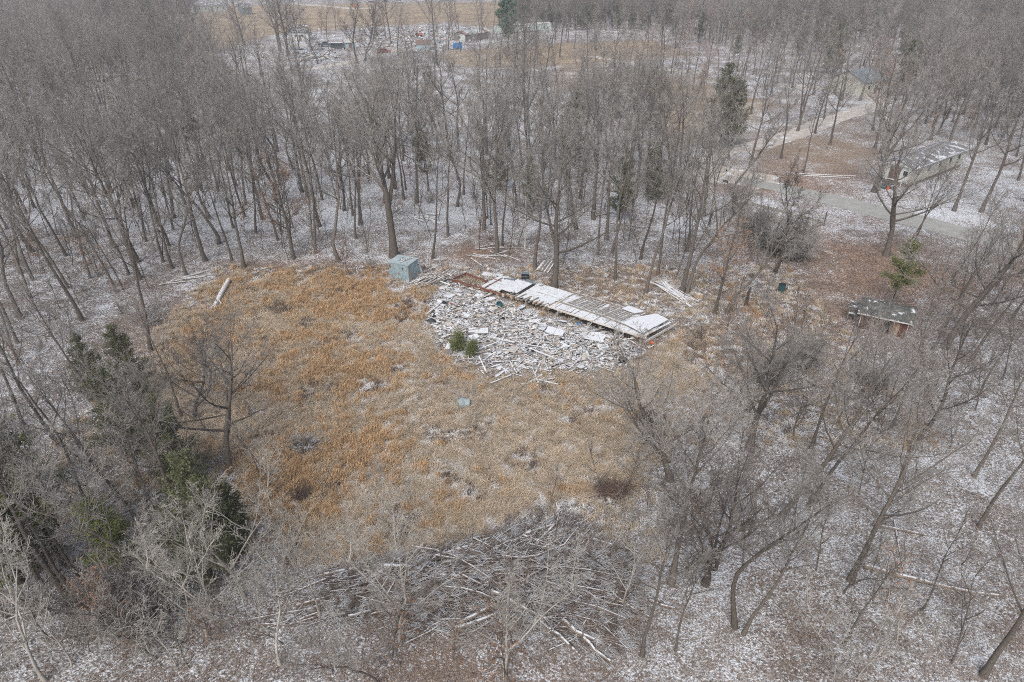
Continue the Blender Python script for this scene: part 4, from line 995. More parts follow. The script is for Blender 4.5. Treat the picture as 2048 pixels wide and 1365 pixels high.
for _ in range(90000):
    x = R.uniform(-32, 30); y = R.uniform(27, 68)
    px, py = proj(x, y)
    jx, jy = nz(x, y, .25, 61), nz(x, y, .25, 77)
    core = in_poly(px + jx * 75, py + jy * 45, FIELD)
    if not core:
        if R.random() > .10: continue
        if px > 1330 and py > 900: continue
        if py > 1180: 
            if R.random() > .3: continue
    if in_poly(px, py, DEBRIS) and R.random() > .10: continue
    left = math.exp(-(((px - 640) / 230) ** 2)); n1 = nz(x, y, .16, 3); n2 = nz(x, y, .35, 9); n3 = nz(x, y, 1.4, 20)
    g = .78 * left + n1 * .9 + nz(x, y, .6, 50) * .8 - .26
    r_ = R.random()
    if n3 > .30 and r_ < .75: k = R.choice([5, 8])
    elif n2 < -.34 and r_ < .4: k = 6
    elif r_ < g: k = R.choice([0, 1])
    elif r_ < .96: k = R.choice([2, 3, 4, 7, 3, 4])
    else: k = R.choice([5, 8])
    if R.random() < (.26 if px > 780 else .16) + .25 * max(0, nz(x, y, .7, 91)): k = R.choice([5, 8])
    if r_ > .80 + n2 * .3 and px > 700: k = R.choice([5, 8])
    if R.random() > .8 + n3: continue
    pts.append((x, y, 0, 0, 0, R.uniform(-.9, .9) + n1 * 3, R.uniform(.6, 1.15), k))
print('tufts', len(pts))
scatter('dry_grass', pts, TF, 'golden and tan dead grass matted over the clearing with snow in it', 'grass')

# leaves lying loose on the near ground
LV = []
for i in range(4):
    rn = np.random.default_rng(700 + i); n = 60; c_ = np.c_[rn.uniform(-.5, .5, (n, 2)), rn.uniform(.01, .06, n)]
    LV.append(mesh_np('leaves', leaf_tris(c_, .05, rn, .65), np.arange(n * 3), np.full(n, 3), ['litter_leaf']))
pts = []
for _ in range(26000):
    y = 19 + 60 * R.random(); x = R.uniform(-1, 1) * (.8 * y + 14); px, py = proj(x, y)
    if in_poly(px, py, FIELD) or in_poly(px, py, DEBRIS) or in_poly(px, py, ROAD_T + ROAD_B[::-1]): continue
    pts.append((x, y, .0, 0, 0, R.uniform(0, 6.28), R.uniform(.8, 1.3), R.randrange(4)))
scatter('fallen_leaves', pts, LV, 'brown fallen leaves lying loose on the snow dusted wood floor', 'leaves')

# ------------------------------------------------------------------ the wrecked mobile home
A0 = P(903, 560, .3); B0 = P(1290, 679, .8); A0.z = B0.z = 0
WL = (B0 - A0).length; WA = math.atan2(B0.y - A0.y, B0.x - A0.x)
print('wreck length', WL)
wreck = thing('wrecked_trailer', 'collapsed snow covered mobile home floor with rusty frame in the middle of the clearing', 'wrecked trailer', A0, WA)
def wz(s): return 0.42 + 0.46 * min(1, max(0, (s - 3) / 7))
def wpart(name, mb, label=None): return tag(link(name, mb, wreck), label)
def beam(s0, t0, s1, t1, z0, z1, hgt, wid, mat):
    d = Vector((s1 - s0, t1 - t0, z1 - z0)); L = d.length
    q = Matrix.Rotation(math.atan2(d.y, d.x), 3, 'Z') @ Matrix.Rotation(-math.asin(d.z / L), 3, 'Y')
    mb = MB(); c = Vector(((s0 + s1) / 2, (t0 + t1) / 2, (z0 + z1) / 2))
    return mb, c, q, L
def wbeam(name, s0, t0, s1, t1, z0, z1, hgt, wid, mat, label=None):
    mb, c, q, L = beam(s0, t0, s1, t1, z0, z1, hgt, wid, mat)
    mb.box(c, (L, wid, hgt), mat, q); return wpart(name, mb, label)
def ibeam(name, s0, t0, s1, t1, z0, z1, mat='rust'):
    mb, c, q, L = beam(s0, t0, s1, t1, z0, z1, .25, .12, mat)
    for dz, hh, ww in ((.11, .03, .14), (-.11, .03, .14), (0, .19, .03)): mb.box(c + q @ Vector((0, 0, dz)), (L, ww, hh), mat, q)
    return wpart(name, mb)
ibeam('frame_rail', 0, 0.05, 5.6, 0.15, .32, .45); ibeam('frame_rail', 5.7, .25, 8.2, .28, .42, .48)
ibeam('frame_rail', 0.35, 1.9, 3.2, 1.95, .42, .30); ibeam('frame_rail', 3.3, 2.7, WL - .3, 2.8, .28, .48)
ibeam('cross_beam', 0.0, 0.0, 0.35, 1.95, .34, .44)
for s_ in (4.0, 8.0, 12.0, 16.0, 20.0): ibeam('cross_beam', s_, .5, s_, 3.4, .30, .30)
wbeam('skid_plate', 4.6, -.05, 7.2, .0, .50, .62, .20, .05, 'rust', 'torn orange rusty skirt')
# near-black box added to paint in the shade under the floor
wpart('underfloor_shade_box', MB().box(((WL + 7.2) / 2, 2.1, .37), (WL - 8.2, 3.1, .70), 'shade_scrap_black'))
# floor sheets
s0 = 3.4; i = 0
while s0 < WL - .3:
    w_ = min(R.uniform(1.1, 1.3), WL - .05 - s0)
    for t0, t1 in ((0.15 + R.uniform(-.06, .1), 2.0), (2.03, 3.75 + R.uniform(-.12, .12))):
        if s0 < 7.5 and t0 < 1 and R.random() < .4: t0 += .7
        if s0 < 5 and t0 > 1.9 and R.random() < .4: continue
        if s0 < 5.4 and t0 < 1: t0 = .5
        z = wz(s0) + R.uniform(0, .05) - (.12 if s0 < 5.4 else 0)
        mb = MB(); mb.box((s0 + w_ / 2, (t0 + t1) / 2, z - .03), (w_ - .02, t1 - t0, .05), 'deck', (R.gauss(0, .012), R.gauss(0, .012), R.gauss(0, .006)))
        wpart('floor_panel', mb)
    s0 += w_; i += 1
# joist ends poking out at the front
for s_ in [7.4, 7.9, 8.5, 9.1, 9.6, 10.0, 10.45, 10.85, 11.3, 11.8]:
    a = R.gauss(0, .12); wbeam('joist', s_, -.32 + R.uniform(-.15, .15), s_ + a + .25, R.uniform(.5, 1.1), wz(s_) + .02, wz(s_) + .08, .13, .07, 'rafter')
# rim boards, top plates
wbeam('rim_board', 11.6, .02, WL - 5.2, -.02, wz(14) + .01, wz(14) + .03, .17, .05, 'board_white')
wbeam('rim_board', WL - 5.15, -.03, WL + .15, .0, wz(14) + .03, wz(14) + .05, .17, .05, 'board_white')
wbeam('rim_board', 12.5, 1.28, WL - 4.8, 1.22, wz(14) + .17, wz(14) + .17, .12, .08, 'board')
wbeam('rim_board', WL - 4.75, 1.2, WL - 1.2, .75, wz(14) + .19, wz(14) + .22, .12, .08, 'board')
wbeam('rim_board', 12.0, 3.86, WL - 2.6, 3.9, wz(14) + .12, wz(14) + .16, .10, .07, 'board')
wbeam('rim_board', 11.9, .1, 12.6, 3.6, wz(12) + .10, wz(12) + .16, .10, .07, 'board')
wbeam('rim_board', WL - 3.0, .9, WL - 1.9, 4.0, wz(14) + .15, wz(14) + .2, .10, .08, 'board')
wbeam('end_board', WL + .05, -.1, WL + .75, 4.6, .62, .50, .22, .06, 'board_white')
wbeam('end_board', WL - .25, .1, WL + .5, 3.9, .98, .95, .06, .20, 'board')
# rafters lying side by side
s_ = 13.2
while s_ < WL - 3.0:
    a = R.gauss(.55, .10); z = wz(14)
    if R.random() < .85: wbeam('rafter', s_, 1.3, s_ + a, 3.95 + R.uniform(-.3, .15), z + .20, z + .14, .08, .05, 'rafter')
    s_ += R.uniform(.22, .36)
for k in range(10):
    s_ = R.uniform(12.4, WL - 3.2); t_ = R.uniform(1.4, 3.4); a = R.uniform(-.9, .9)
    wbeam('loose_slat', s_, t_, s_ + 1.5 * math.cos(a), t_ + 1.5 * math.sin(a), wz(14) + .24, wz(14) + .20, .04, .07, 'rafter')
# ridge strips across the front snow lane
for k in range(7):
    s_ = 12.6 + k * 1.05; wbeam('strip_board', s_, .12, s_ + .12, 1.2, wz(14) + .045, wz(14) + .05, .025, .05, 'rafter')
# big roof sheets at the near end, one small upright triangle
wpart('roof_sheet', MB().slab([(WL - 2.75, .95), (WL - .35, .25), (WL - .1, 2.0), (WL - 2.1, 2.9)], wz(14) + .27, wz(14) + .31, 'roof_sheet'))
wpart('roof_sheet', MB().slab([(WL - 2.05, 2.95), (WL - .08, 2.05), (WL + .25, 3.95), (WL - 1.1, 4.35)], wz(14) + .23, wz(14) + .27, 'roof_sheet'))
wpart('roof_sheet', MB().slab([(WL - 4.1, 3.3), (WL - 2.7, 3.2), (WL - 2.2, 4.1), (WL - 3.9, 4.25)], wz(14) + .25, wz(14) + .28, 'roof_sheet'))
wpart('wall_scrap', MB().add([(11.9, .1, .82), (12.2, .25, .82), (12.7, 2.6, 1.30), (12.4, 1.1, .84)], [(0, 1, 2), (0, 2, 3), (0, 3, 1), (1, 3, 2)], 'scrap_beige'))
# piers, dangling insulation and splinters below the rim
for s_ in (9.2, 11.2, 12.8, 14.6, 16.2, 17.4, 19.0, 20.6, WL - .5): wpart('pier', MB().box((s_, .42, .18), (.22, .3, .36), 'concrete'))
for k in range(26):
    s_ = R.uniform(10, WL - .3); h_ = R.uniform(.1, .34)
    wpart('torn_insulation', MB().box((s_, .10 + R.uniform(0, .2), wz(s_) - .08 - h_ / 2), (R.uniform(.08, .35), .06, h_), R.choice(['insulation', 'scrap_beige', 'shade_scrap_black', 'rafter']), (R.uniform(-.3, .3), R.uniform(-.3, .3), R.uniform(-.3, .3))))
for k in range(14):
    s_ = 6.0 + k * .36; h_ = R.uniform(.12, .3)
    wpart('torn_insulation', MB().box((s_, .05 + R.uniform(-.1, .2), wz(s_) - .12), (R.uniform(.15, .35), .2, h_), R.choice(['insulation', 'scrap_beige', 'black']), (R.uniform(-.3, .3), R.uniform(-.3, .3), R.uniform(-.3, .3))))
for s_, dx in ((16.8, -.35), (19.4, -.3), (20.0, -.4)): wbeam('leaning_stick', s_, -.05, s_ + dx, -.85, .85, .02, .04, .035, 'board_white')
wbeam('gutter_sheet', 6.6, 3.9, 8.9, 3.55, .72, .78, .03, .42, 'slate_sheet', 'slate grey metal sheet on the back edge')
wbeam('gutter_sheet', 4.3, 3.3, 6.4, 3.75, .45, .66, .05, .22, 'slate_sheet', 'narrow dark metal strip on the back edge')

def ws(s, t, z=0):   # a point given along and across the wreck
    return A0 + Matrix.Rotation(WA, 3, 'Z') @ Vector((s, t, 0)) + Vector((0, 0, z))
o = tag(link('appliance', MB().box((0, 0, .4), (.75, .55, .62), 'black').box((0, -.29, .42), (.66, .03, .06), 'slate_sheet').box((0, 0, .73), (.77, .57, .03), 'slate_sheet').box((0, -.285, .22), (.6, .02, .2), 'shade_scrap_black'), None, ws(5.6, 5.2), (0, 0, -.1)), 'small black box-shaped appliance lying behind the wrecked trailer', 'appliance')
o = tag(link('pallet', MB().box((0, 0, .05), (.9, .1, .1), 'slate_sheet').box((0, .5, .05), (.9, .1, .1), 'slate_sheet').box((0, .25, .12), (.95, .65, .04), 'tub'), None, P(1008, 563), (0, 0, .2)), 'grey blue metal hatch lying left of the black appliance', 'hatch')

# ------------------------------------------------------------------ debris field
def scrap_mesh(seed, mat, a, b_, th):
    rg = random.Random(seed); n = rg.choice([4, 4, 5, 6]); poly = []
    for k in range(n):
        t_ = 2 * PI * (k + rg.uniform(-.18, .18)) / n + .5; poly.append((math.cos(t_) * a * rg.uniform(.75, 1.1), math.sin(t_) * b_ * rg.uniform(.75, 1.1)))
    return MB().slab(poly, -th / 2, th / 2, mat).mesh('scrap')
SCR = {m: [scrap_mesh(800 + i * 7 + len(m), m, R.uniform(.18, .50), R.uniform(.15, .36), R.uniform(.02, .05)) for i in range(n)] for m, n in (('scrap_snow', 14), ('scrap_beige', 5), ('scrap_grey', 5), ('scrap_wood', 5))}
BRD = [MB().box((0, 0, 0), (1, .085, .04), m).mesh('board') for m in ('board', 'rafter', 'board_white', 'scrap_wood')]
def rand_in(poly, rg=R):
    xs = [p[0] for p in poly]; ys = [p[1] for p in poly]
    while True:
        a, b_ = rg.uniform(min(xs), max(xs)), rg.uniform(min(ys), max(ys))
        if in_poly(a, b_, poly): return a, b_
BAREPATCH = [(975, 690, 20, 14), (1075, 700, 26, 10), (960, 668, 16, 8), (1010, 640, 22, 6)]
def bare_patch(a, b_): return any(((a - x) / rx) ** 2 + ((b_ - y) / ry) ** 2 < 1 for x, y, rx, ry in BAREPATCH)
LBL = {'scrap_snow': ('snow covered scrap of wall panel lying flat in the debris field', 'snowy panel scraps of the debris field'), 'scrap_beige': ('beige scrap of wall board lying in the debris field', 'beige scraps of the debris field'),
       'scrap_grey': ('grey scrap of roofing lying in the debris field', 'grey scraps of the debris field'), 'scrap_wood': ('brown splintered scrap of plywood in the debris field', 'plywood scraps of the debris field')}
for i in range(290):
    a, b_ = rand_in(DEBRIS)
    if bare_patch(a, b_) or nz(a / 14, b_ / 6, .55, 44) < -.25: continue
    m = R.choices(list(SCR), (64, 8, 14, 14))[0]
    o = link('panel_scrap', R.choice(SCR[m]), None, P(a, b_) + Vector((0, 0, R.uniform(.05, .26))), (R.gauss(0, .11), R.gauss(0, .11), R.uniform(0, 6.28)))
    f = R.choice([.55, .75, 1.0, 1.3, 1.7]); o.scale = (f, f, 1); tag(o, LBL[m][0], 'scrap', LBL[m][1])
for i in range(230):
    a, b_ = rand_in(DEBRIS) if i < 170 else rand_in([(930, 690), (1060, 740), (1140, 760), (1050, 790), (940, 750), (900, 720)])
    L = R.uniform(.7, 2.6); k = R.choices(range(4), (50, 20, 12, 18))[0]
    o = link('loose_board', BRD[k], None, P(a, b_) + Vector((0, 0, R.uniform(.10, .45))), (R.gauss(0, .3), R.gauss(0, .09), R.choice([R.uniform(0, 3.14), R.gauss(.6, .3), R.gauss(2.5, .3)])))
    o.scale = (L, R.uniform(.6, 1.3), 1); tag(o, 'weathered board lying loose in the snowy debris field', 'board', 'loose boards of the debris field')
# the countless smaller rubble between them
def box_cloud(name, P_, dims, eul, mats, mi, label, cat):
    n = len(P_); c_ = np.cos(eul); s_ = np.sin(eul)
    sg = np.array([(-1, -1, -1), (1, -1, -1), (1, 1, -1), (-1, 1, -1), (-1, -1, 1), (1, -1, 1), (1, 1, 1), (-1, 1, 1)]) * .5
    v = sg[None] * dims[:, None]
    x, y, z = v[..., 0], v[..., 1], v[..., 2]
    y, z = y * c_[:, 0:1] - z * s_[:, 0:1], y * s_[:, 0:1] + z * c_[:, 0:1]
    x, z = x * c_[:, 1:2] + z * s_[:, 1:2], -x * s_[:, 1:2] + z * c_[:, 1:2]
    x, y = x * c_[:, 2:3] - y * s_[:, 2:3], x * s_[:, 2:3] + y * c_[:, 2:3]
    V = np.stack([x, y, z], -1) + P_[:, None]
    fs = np.array([(0, 3, 2, 1), (4, 5, 6, 7), (0, 1, 5, 4), (1, 2, 6, 5), (2, 3, 7, 6), (3, 0, 4, 7)])
    Q = (np.arange(n) * 8)[:, None, None] + fs[None]
    me = mesh_np(name, V.reshape(-1, 3), Q.reshape(-1), np.full(n * 6, 4), mats, np.repeat(mi, 6))
    return tag(link(name, me), label, cat, None, 'stuff')
rn = np.random.default_rng(5)
pp = []
while len(pp) < 7500:
    a, b_ = rand_in(DEBRIS)
    a += R.gauss(0, 14); b_ += R.gauss(0, 7)
    if nz(a / 14, b_ / 6, .55, 44) < -.22 and R.random() < .85: continue
    if bare_patch(a, b_) and R.random() < .7: continue
    q = P(a, b_)
    l = Matrix.Rotation(-WA, 3, 'Z') @ (q - A0)
    if -1.0 < l.y < 4.0 and 5 < l.x < WL and (l.y > -.2 or R.random() < .8): continue
    pp.append(q[:2] + (R.uniform(.0, .16) + .2 * max(0, nz(q.x, q.y, .4, 31)),))
pp = np.array(pp); n = len(pp)
mi = rn.choice(5, n, p=[.50, .05, .15, .25, .05])
lng = rn.uniform(0, 1, n) < .45
dims = np.where(lng[:, None], np.c_[rn.uniform(.3, 1.1, n), rn.uniform(.03, .08, n), rn.uniform(.02, .04, n)], np.c_[rn.uniform(.12, .5, n), rn.uniform(.1, .35, n), rn.uniform(.015, .05, n)])
eul = np.c_[rn.normal(0, .22, n), rn.normal(0, .22, n), rn.uniform(0, 6.28, n)]
box_cloud('debris', pp, dims, eul, ['scrap_snow', 'scrap_beige', 'scrap_grey', 'scrap_wood', 'shade_scrap_black'], mi, 'small snow dusted rubble, splinters and rubbish between the panels', 'debris')

def flat_sheet(px, py, w_, l_, rz, label, mat='board_white', z=.35, tilt=(0, 0)):
    return tag(link('wall_panel', MB().box((0, 0, 0), (l_, w_, .05), mat).box((0, 0, .028), (.03, w_ * .98, .012), 'rafter'), None, P(px, py) + Vector((0, 0, z)), (tilt[0], tilt[1], rz)), label, 'panel')
flat_sheet(957, 668, .95, 1.75, 0.03, 'clean whitish rectangular panel above the cedar bushes')
flat_sheet(948, 677, .6, .85, .6, 'smaller whitish panel tilted under the clean rectangular one', z=.2, tilt=(.2, 0))
flat_sheet(1171, 720, .55, 1.1, 1.35, 'upright-lying cream rectangular panel near the lower debris edge', 'scrap_beige')
flat_sheet(1027, 706, .7, 1.5, 1.25, 'beige ribbed panel half buried in the lower debris', 'scrap_beige', .4, (.1, .2))
flat_sheet(1055, 727, .6, 1.1, -.5, 'brown plywood sheet at the lower edge of the debris', 'scrap_wood', .2)
flat_sheet(1110, 668, 1.0, 1.6, -.3, 'broad snowy sheet in the middle of the debris', 'roof_sheet', .3, (.05, .1))
flat_sheet(1185, 676, 1.3, 2.2, -.5, 'largest snowy sheet lying beside the trailer underside', 'roof_sheet', .2, (.03, -.05))
flat_sheet(905, 590, .9, 1.9, .9, 'snowy sheet below the rusty end of the trailer frame', 'roof_sheet', .15)
flat_sheet(985, 552, .8, 2.2, -.3, 'snowy sheet lying behind the rusty frame end', 'roof_sheet', .15)
flat_sheet(1005, 558, .7, 1.3, -.1, 'second snowy sheet behind the rusty frame, nearer the hatch', 'roof_sheet', .15)
wf = thing('window_sash', 'white framed window sash lying flat near the right end of the debris', 'window', P(1207, 694, .3), .15)
for c_, d_ in (((0, .38, 0), (.9, .1, .07)), ((0, -.38, 0), (.9, .1, .07)), ((.4, 0, 0), (.1, .66, .07)), ((-.4, 0, 0), (.1, .66, .07))): link('frame', MB().box(c_, d_, 'trim'), wf)
link('pane', MB().box((0, 0, 0), (.7, .66, .02), 'scrap_grey'), wf)
def ring(name, label, cat, loc, r, h, mat, rot=(0, 0, 0)):
    mb = MB(); n = 14
    vs = []
    for k in range(n):
        a = 2 * PI * k / n
        for rr, z in ((r * .8, 0), (r, h), (r * .9, h), (r * .7, .03)): vs.append((math.cos(a) * rr, math.sin(a) * rr, z))
    fs = [(k * 4 + j, ((k + 1) % n) * 4 + j, ((k + 1) % n) * 4 + j + 1, k * 4 + j + 1) for k in range(n) for j in range(3)]
    fs.append(tuple(k * 4 + 3 for k in range(n))); fs.append(tuple(k * 4 for k in range(n - 1, -1, -1)))
    mb.add(vs, fs, mat); return tag(link(name, mb, None, loc, rot), label, cat)
ring('basket', 'teal plastic basket tipped over in the upper debris', 'basket', P(998, 611, .25), .32, .3, 'green_plastic', (.5, .2, 0))
ring('basket', 'dark blue basin lying at the right end of the debris', 'basin', P(1243, 722, .2), .38, .28, 'black', (.3, .3, 0))
def rag(label, px, py, mat, s_=.25, cat='rag', name='rag'):
    rg = random.Random(px); mb = MB(); vs = [(math.cos(k * PI / 4) * s_ * rg.uniform(.5, 1.2), math.sin(k * PI / 4) * s_ * rg.uniform(.4, 1), rg.uniform(0, .1)) for k in range(8)] + [(0, 0, .16 * s_ / .25), (0, 0, -.03)]
    mb.add(vs, [(k, (k + 1) % 8, 8) for k in range(8)] + [((k + 1) % 8, k, 9) for k in range(8)], mat); return tag(link(name, mb, None, P(px, py, .3)), label, cat)
rag('red cloth scrap in the upper left debris', 903, 608, 'red', .2); rag('dark cloth heap at the top left of the debris', 889, 606, 'black', .35)
rag('black crumpled bag at the left edge of the debris', 862, 642, 'black', .5, 'bag', 'rubbish_bag'); rag('blue rag under the rim of the wrecked trailer', 1158, 648, 'blue_tarp', .22)
rag('orange red plastic scrap by the near end of the trailer', 1303, 686, 'orange', .2); rag('dark blue scrap right of the debris end', 1277, 703, 'slate_sheet', .28)
rag('dark blue rod-like scrap at the lower left of the debris', 980, 733, 'slate_sheet', .25); rag('small green grey box scrap at the lower right debris', 1180, 709, 'green_plastic', .25)

# ------------------------------------------------------------------ boards in stacks about the clearing
def board_thing(p0, p1, wd, th, mat, label, group, name='board'):
    d = p1 - p0; L = d.length
    o = link(name, MB().box((0, 0, 0), (L, wd, th), mat), None, (p0 + p1) / 2, (R.gauss(0, .15), -math.asin(d.z / L), math.atan2(d.y, d.x)))
    return tag(o, label, 'board', group)
for i in range(26):   # stack right of the wreck
    u = i / 25; a = Vector((1296, 569)).lerp(Vector((1330, 566)), R.random()); b_ = Vector((1388, 621)).lerp(Vector((1400, 606)), R.random())
    k0, k1 = R.uniform(0, .35), R.uniform(.6, 1.0)
    q0, q1 = a.lerp(b_, k0), a.lerp(b_, k1)
    board_thing(P(*q0) + Vector((0, 0, R.uniform(.05, .4))), P(*q1) + Vector((0, 0, R.uniform(.05, .25))), R.uniform(.1, .18), .045, R.choice(['board', 'board_white', 'board']), 'long snowy board in the lumber stack right of the wreck', 'boards of the long lumber stack')
for i in range(12):
    x0, y0 = R.uniform(1318, 1345), R.uniform(556, 583); board_thing(P(x0, y0, .1), P(x0 + R.uniform(18, 32), y0 + R.uniform(0, 6), .12), R.uniform(.1, .2), .05, 'board', 'short snowy board behind the long lumber stack', 'short boards behind the lumber stack')
for i in range(60):   # sticks heaped between shed and wreck
    u = R.random(); c_ = P(836 + 66 * u + R.gauss(0, 4), 571 - 20 * u * 0.6 + R.gauss(0, 5)); a = R.gauss(.62, .22); L = R.uniform(1.2, 3.2); h_ = R.uniform(.08, .55) * (1 - abs(u - .5))
    d = Vector((math.cos(a), math.sin(a) * 1.5, R.gauss(0, .07))).normalized() * L / 2
    board_thing(c_ - d + Vector((0, 0, h_ + .05)), c_ + d + Vector((0, 0, h_ + .1)), R.uniform(.05, .11), .045, R.choice(['rafter', 'board', 'rafter']), 'grey stick in the heap between the blue shed and the wreck', 'sticks heaped beside the blue shed')
for i in range(11):   # slats leaning by a tree
    x0 = 1073 + i * 2.2; board_thing(P(x0, 540 + i * .5, .1), P(x0 + 12, 536, .0) + Vector((0.2, .5, .65)), .14, .05, R.choice(['grey_wood', 'board_white', 'rafter']), 'narrow slat leaning in the fanned stack behind the forked tree', 'slats of the fanned stack')
for i in range(18):
    x0, y0 = R.uniform(925, 1010), R.uniform(494, 517); a = R.gauss(-.25, .4); p0 = P(x0, y0, .12); L = R.uniform(1.2, 4.2)
    board_thing(p0, p0 + Vector((math.cos(a), math.sin(a), R.gauss(0, .04))) * L, R.uniform(.07, .13), .05, 'board', 'snowy pole lying in the scattered heap behind the wreck', 'poles of the scattered heap behind the wreck')
for i in range(16):
    x0, y0 = R.uniform(822, 868), R.uniform(424, 440); a = R.gauss(-.2, .5); p0 = P(x0, y0, .15); L = R.uniform(.8, 2.6)
    board_thing(p0, p0 + Vector((math.cos(a), math.sin(a), R.gauss(0, .05))) * L, R.uniform(.12, .3), .05, 'board_white', 'snowy plank in the small heap deep in the wood above the shed', 'planks of the small heap in the wood')
for i in range(14):
    x0, y0 = R.uniform(290, 372), 575 - R.uniform(0, 22) - (0); y0 = 578 - (x0 - 290) * .28 + R.gauss(0, 3); a = R.gauss(.5, .25); p0 = P(x0, y0, .15); L = R.uniform(1, 3)
    board_thing(p0, p0 + Vector((math.cos(a), math.sin(a), R.gauss(0, .04))) * L, .08, .06, 'board', 'snowy branch pole at the left clearing edge beside the charred tree', 'poles at the left clearing edge')
tag(link('box', MB().box((0, 0, .22), (.62, .55, .44), 'tan_box').box((0, 0, .46), (.5, .45, .03), 'scrap_beige').box((-.12, -.29, .22), (.2, .03, .3), 'insulation'), None, P(1396, 596), (0, .06, .25)), 'small tan box at the right end of the lumber stack', 'box')

def barrel(name, label, cat, loc, r, h, mat, rot=(0, 0, 0), open_=True, taper=.85):
    o = thing(name, label, cat, loc); o.rotation_euler = rot
    prof = [(r * taper, 0), (r * (taper * .6 + .4), h * .3), (r * .97, h * .68), (r, h * .93), (r * 1.06, h * .95), (r * 1.06, h), (r * .95, h)]
    if open_: prof += [(r * .9, h * .5), (r * .8, .05)]
    n = 18; vs = [(math.cos(2 * PI * k / n) * a, math.sin(2 * PI * k / n) * a, z) for a, z in prof for k in range(n)]
    fs = [(j * n + k, j * n + (k + 1) % n, (j + 1) * n + (k + 1) % n, (j + 1) * n + k) for j in range(len(prof) - 1) for k in range(n)]
    fs += [tuple(range(n - 1, -1, -1)), tuple((len(prof) - 1) * n + k for k in range(n))]
    link('body', MB().add(vs, fs, mat), o); return o
bt = barrel('barrel', 'dark teal plastic barrel standing in the leaves below the lane', 'barrel', P(1562, 584), .34, .85, 'green_plastic')
link('lid', MB().tube([(0, 0, .86), (0, 0, .90)], [.35, .33], 'black', 18), bt)
tb = barrel('tub', 'pale blue grey bin lying tipped over in the dry grass', 'bin', P(938, 806, .30), .42, .85, 'tub', (0, math.radians(-78), math.radians(12)), True, .72)
link('handle', MB().tube([(.44, -.12, .86), (.50, 0, .86), (.44, .12, .86)], [.02, .02, .02], 'tub', 6), tb)
link('base_rib', MB().tube([(0, 0, -.03), (0, 0, .03)], [.27, .31], 'slate_sheet', 18), tb)

# ------------------------------------------------------------------ rusty blue metal shed
f0 = P(820, 565); l0 = P(781, 557.5); r0 = P(843, 551)
e1 = (l0 - f0); e2 = (r0 - f0); W1 = e1.length; W2 = max(e2.length, 1.7)
ang1 = math.atan2(e1.y, e1.x)
print('shed', W1, W2)
shed = thing('metal_shed', 'small rusty pale blue metal shed with flat roof at the edge of the clearing', 'shed', f0, 0)
u1 = e1.normalized(); u2 = Vector((-u1.y, u1.x, 0)); u2 = u2 if u2.y > 0 else -u2
hs_ = 1.85; lean_x = -.22
def corr(a, b_, h0, h1, top_off, name, label=None):
    """a ribbed sheet wall from a to b, one mesh per panel"""
    L = (b_ - a).length; n_p = 3 if L > 2.1 else 2
    for k in range(n_p):
        mb = MB(); vs, fs = [], []
        m = 16; nrm = Vector((b_.y - a.y, a.x - b_.x, 0)).normalized()
        for j in range(m + 1):
            u = (k + j / m) / n_p; q = a.lerp(b_, u); off = nrm * (.035 if (j % 4) in (1, 2) else 0)
            vs += [(q + off)[:], (q + off + Vector((top_off[0], top_off[1], h0 + (h1 - h0) * u)))[:], (q + off - nrm * .02)[:], (q + off - nrm * .02 + Vector((top_off[0], top_off[1], h0 + (h1 - h0) * u)))[:]]
        for j in range(m): i = j * 4; fs += [(i, i + 4, i + 5, i + 1), (i + 2, i + 3, i + 7, i + 6), (i + 1, i + 5, i + 7, i + 3)]
        mb.add(vs, fs, 'blue_metal'); link(name, mb, shed)
z0 = Vector((0, 0, 0)); pl_ = u1 * W1; pr_ = u2 * W2; pb_ = pl_ + pr_; tof = (lean_x * .3, 0.05)
corr(pl_, z0, hs_, hs_, tof, 'wall_sheet'); corr(z0, pr_, hs_, hs_, tof, 'wall_sheet'); corr(pr_, pb_, hs_, hs_, tof, 'wall_sheet'); corr(pb_, pl_, hs_, hs_, tof, 'wall_sheet')
to3 = Vector((tof[0], tof[1], 0))
link('corner_post', MB().tube([(-.01, -.05, 0), (to3 + Vector((-.01, -.05, hs_)))[:]], [.06, .06], 'scrap_wood', 6), shed)
link('loose_sheet', MB().add([(pr_ + Vector((.05, 0, 0)))[:], (pr_ + Vector((.42, -.1, .1)))[:], (pr_ + to3 + Vector((.06, 0, hs_ - .1)))[:], (pr_ + Vector((.2, .1, 0)))[:]], [(0, 1, 2), (1, 3, 2), (0, 2, 3), (0, 3, 1)], 'blue_metal'), shed)
rf = [(q + to3)[:2] for q in (z0 - u1 * .05 - u2 * .06, pl_ + u1 * .06 - u2 * .06, pb_ + u1 * .06 + u2 * .06, pr_ - u1 * .06 + u2 * .06)]
roof = link('roof', MB().slab(rf, hs_ + .01, hs_ + .06, 'blue_roof'), shed)
mid = to3 + u1 * W1 * .5 + u2 * W2 * .55; ra = math.atan2(u2.y, u2.x)
link('brown_board', MB().box(mid - u1 * .38 + Vector((0, 0, hs_ + .09)), (W2 * .85, .16, .04), 'scrap_wood', (0, 0, ra - .35)), shed, None)
link('hatch', MB().box(mid + u1 * .15 + Vector((0, 0, hs_ + .07)), (W2 * .45, .75, .02), 'slate_sheet', (0, 0, ra)), shed)
for k in range(4): link('snow_strip', MB().box(mid + u1 * (.45 - .2 * k) + Vector((0, 0, hs_ + .09)), (W2 * .42, .05, .03), 'snow', (0, 0, ra + (.5 if k == 1 else 0))), shed)
for q, w_, h_, zz in ((pl_ * .93, .13, .32, 1.5), (pl_ * .30, .11, .26, 1.45)): link('rust_patch', MB().box(q + to3 * .8 + Vector((u1.y, -u1.x, 0)) * .045 * (1 if u1.y < 0 else -1) + Vector((0, -.05, zz)), (w_, .012, h_), 'rust', (0, 0, ang1)), shed)

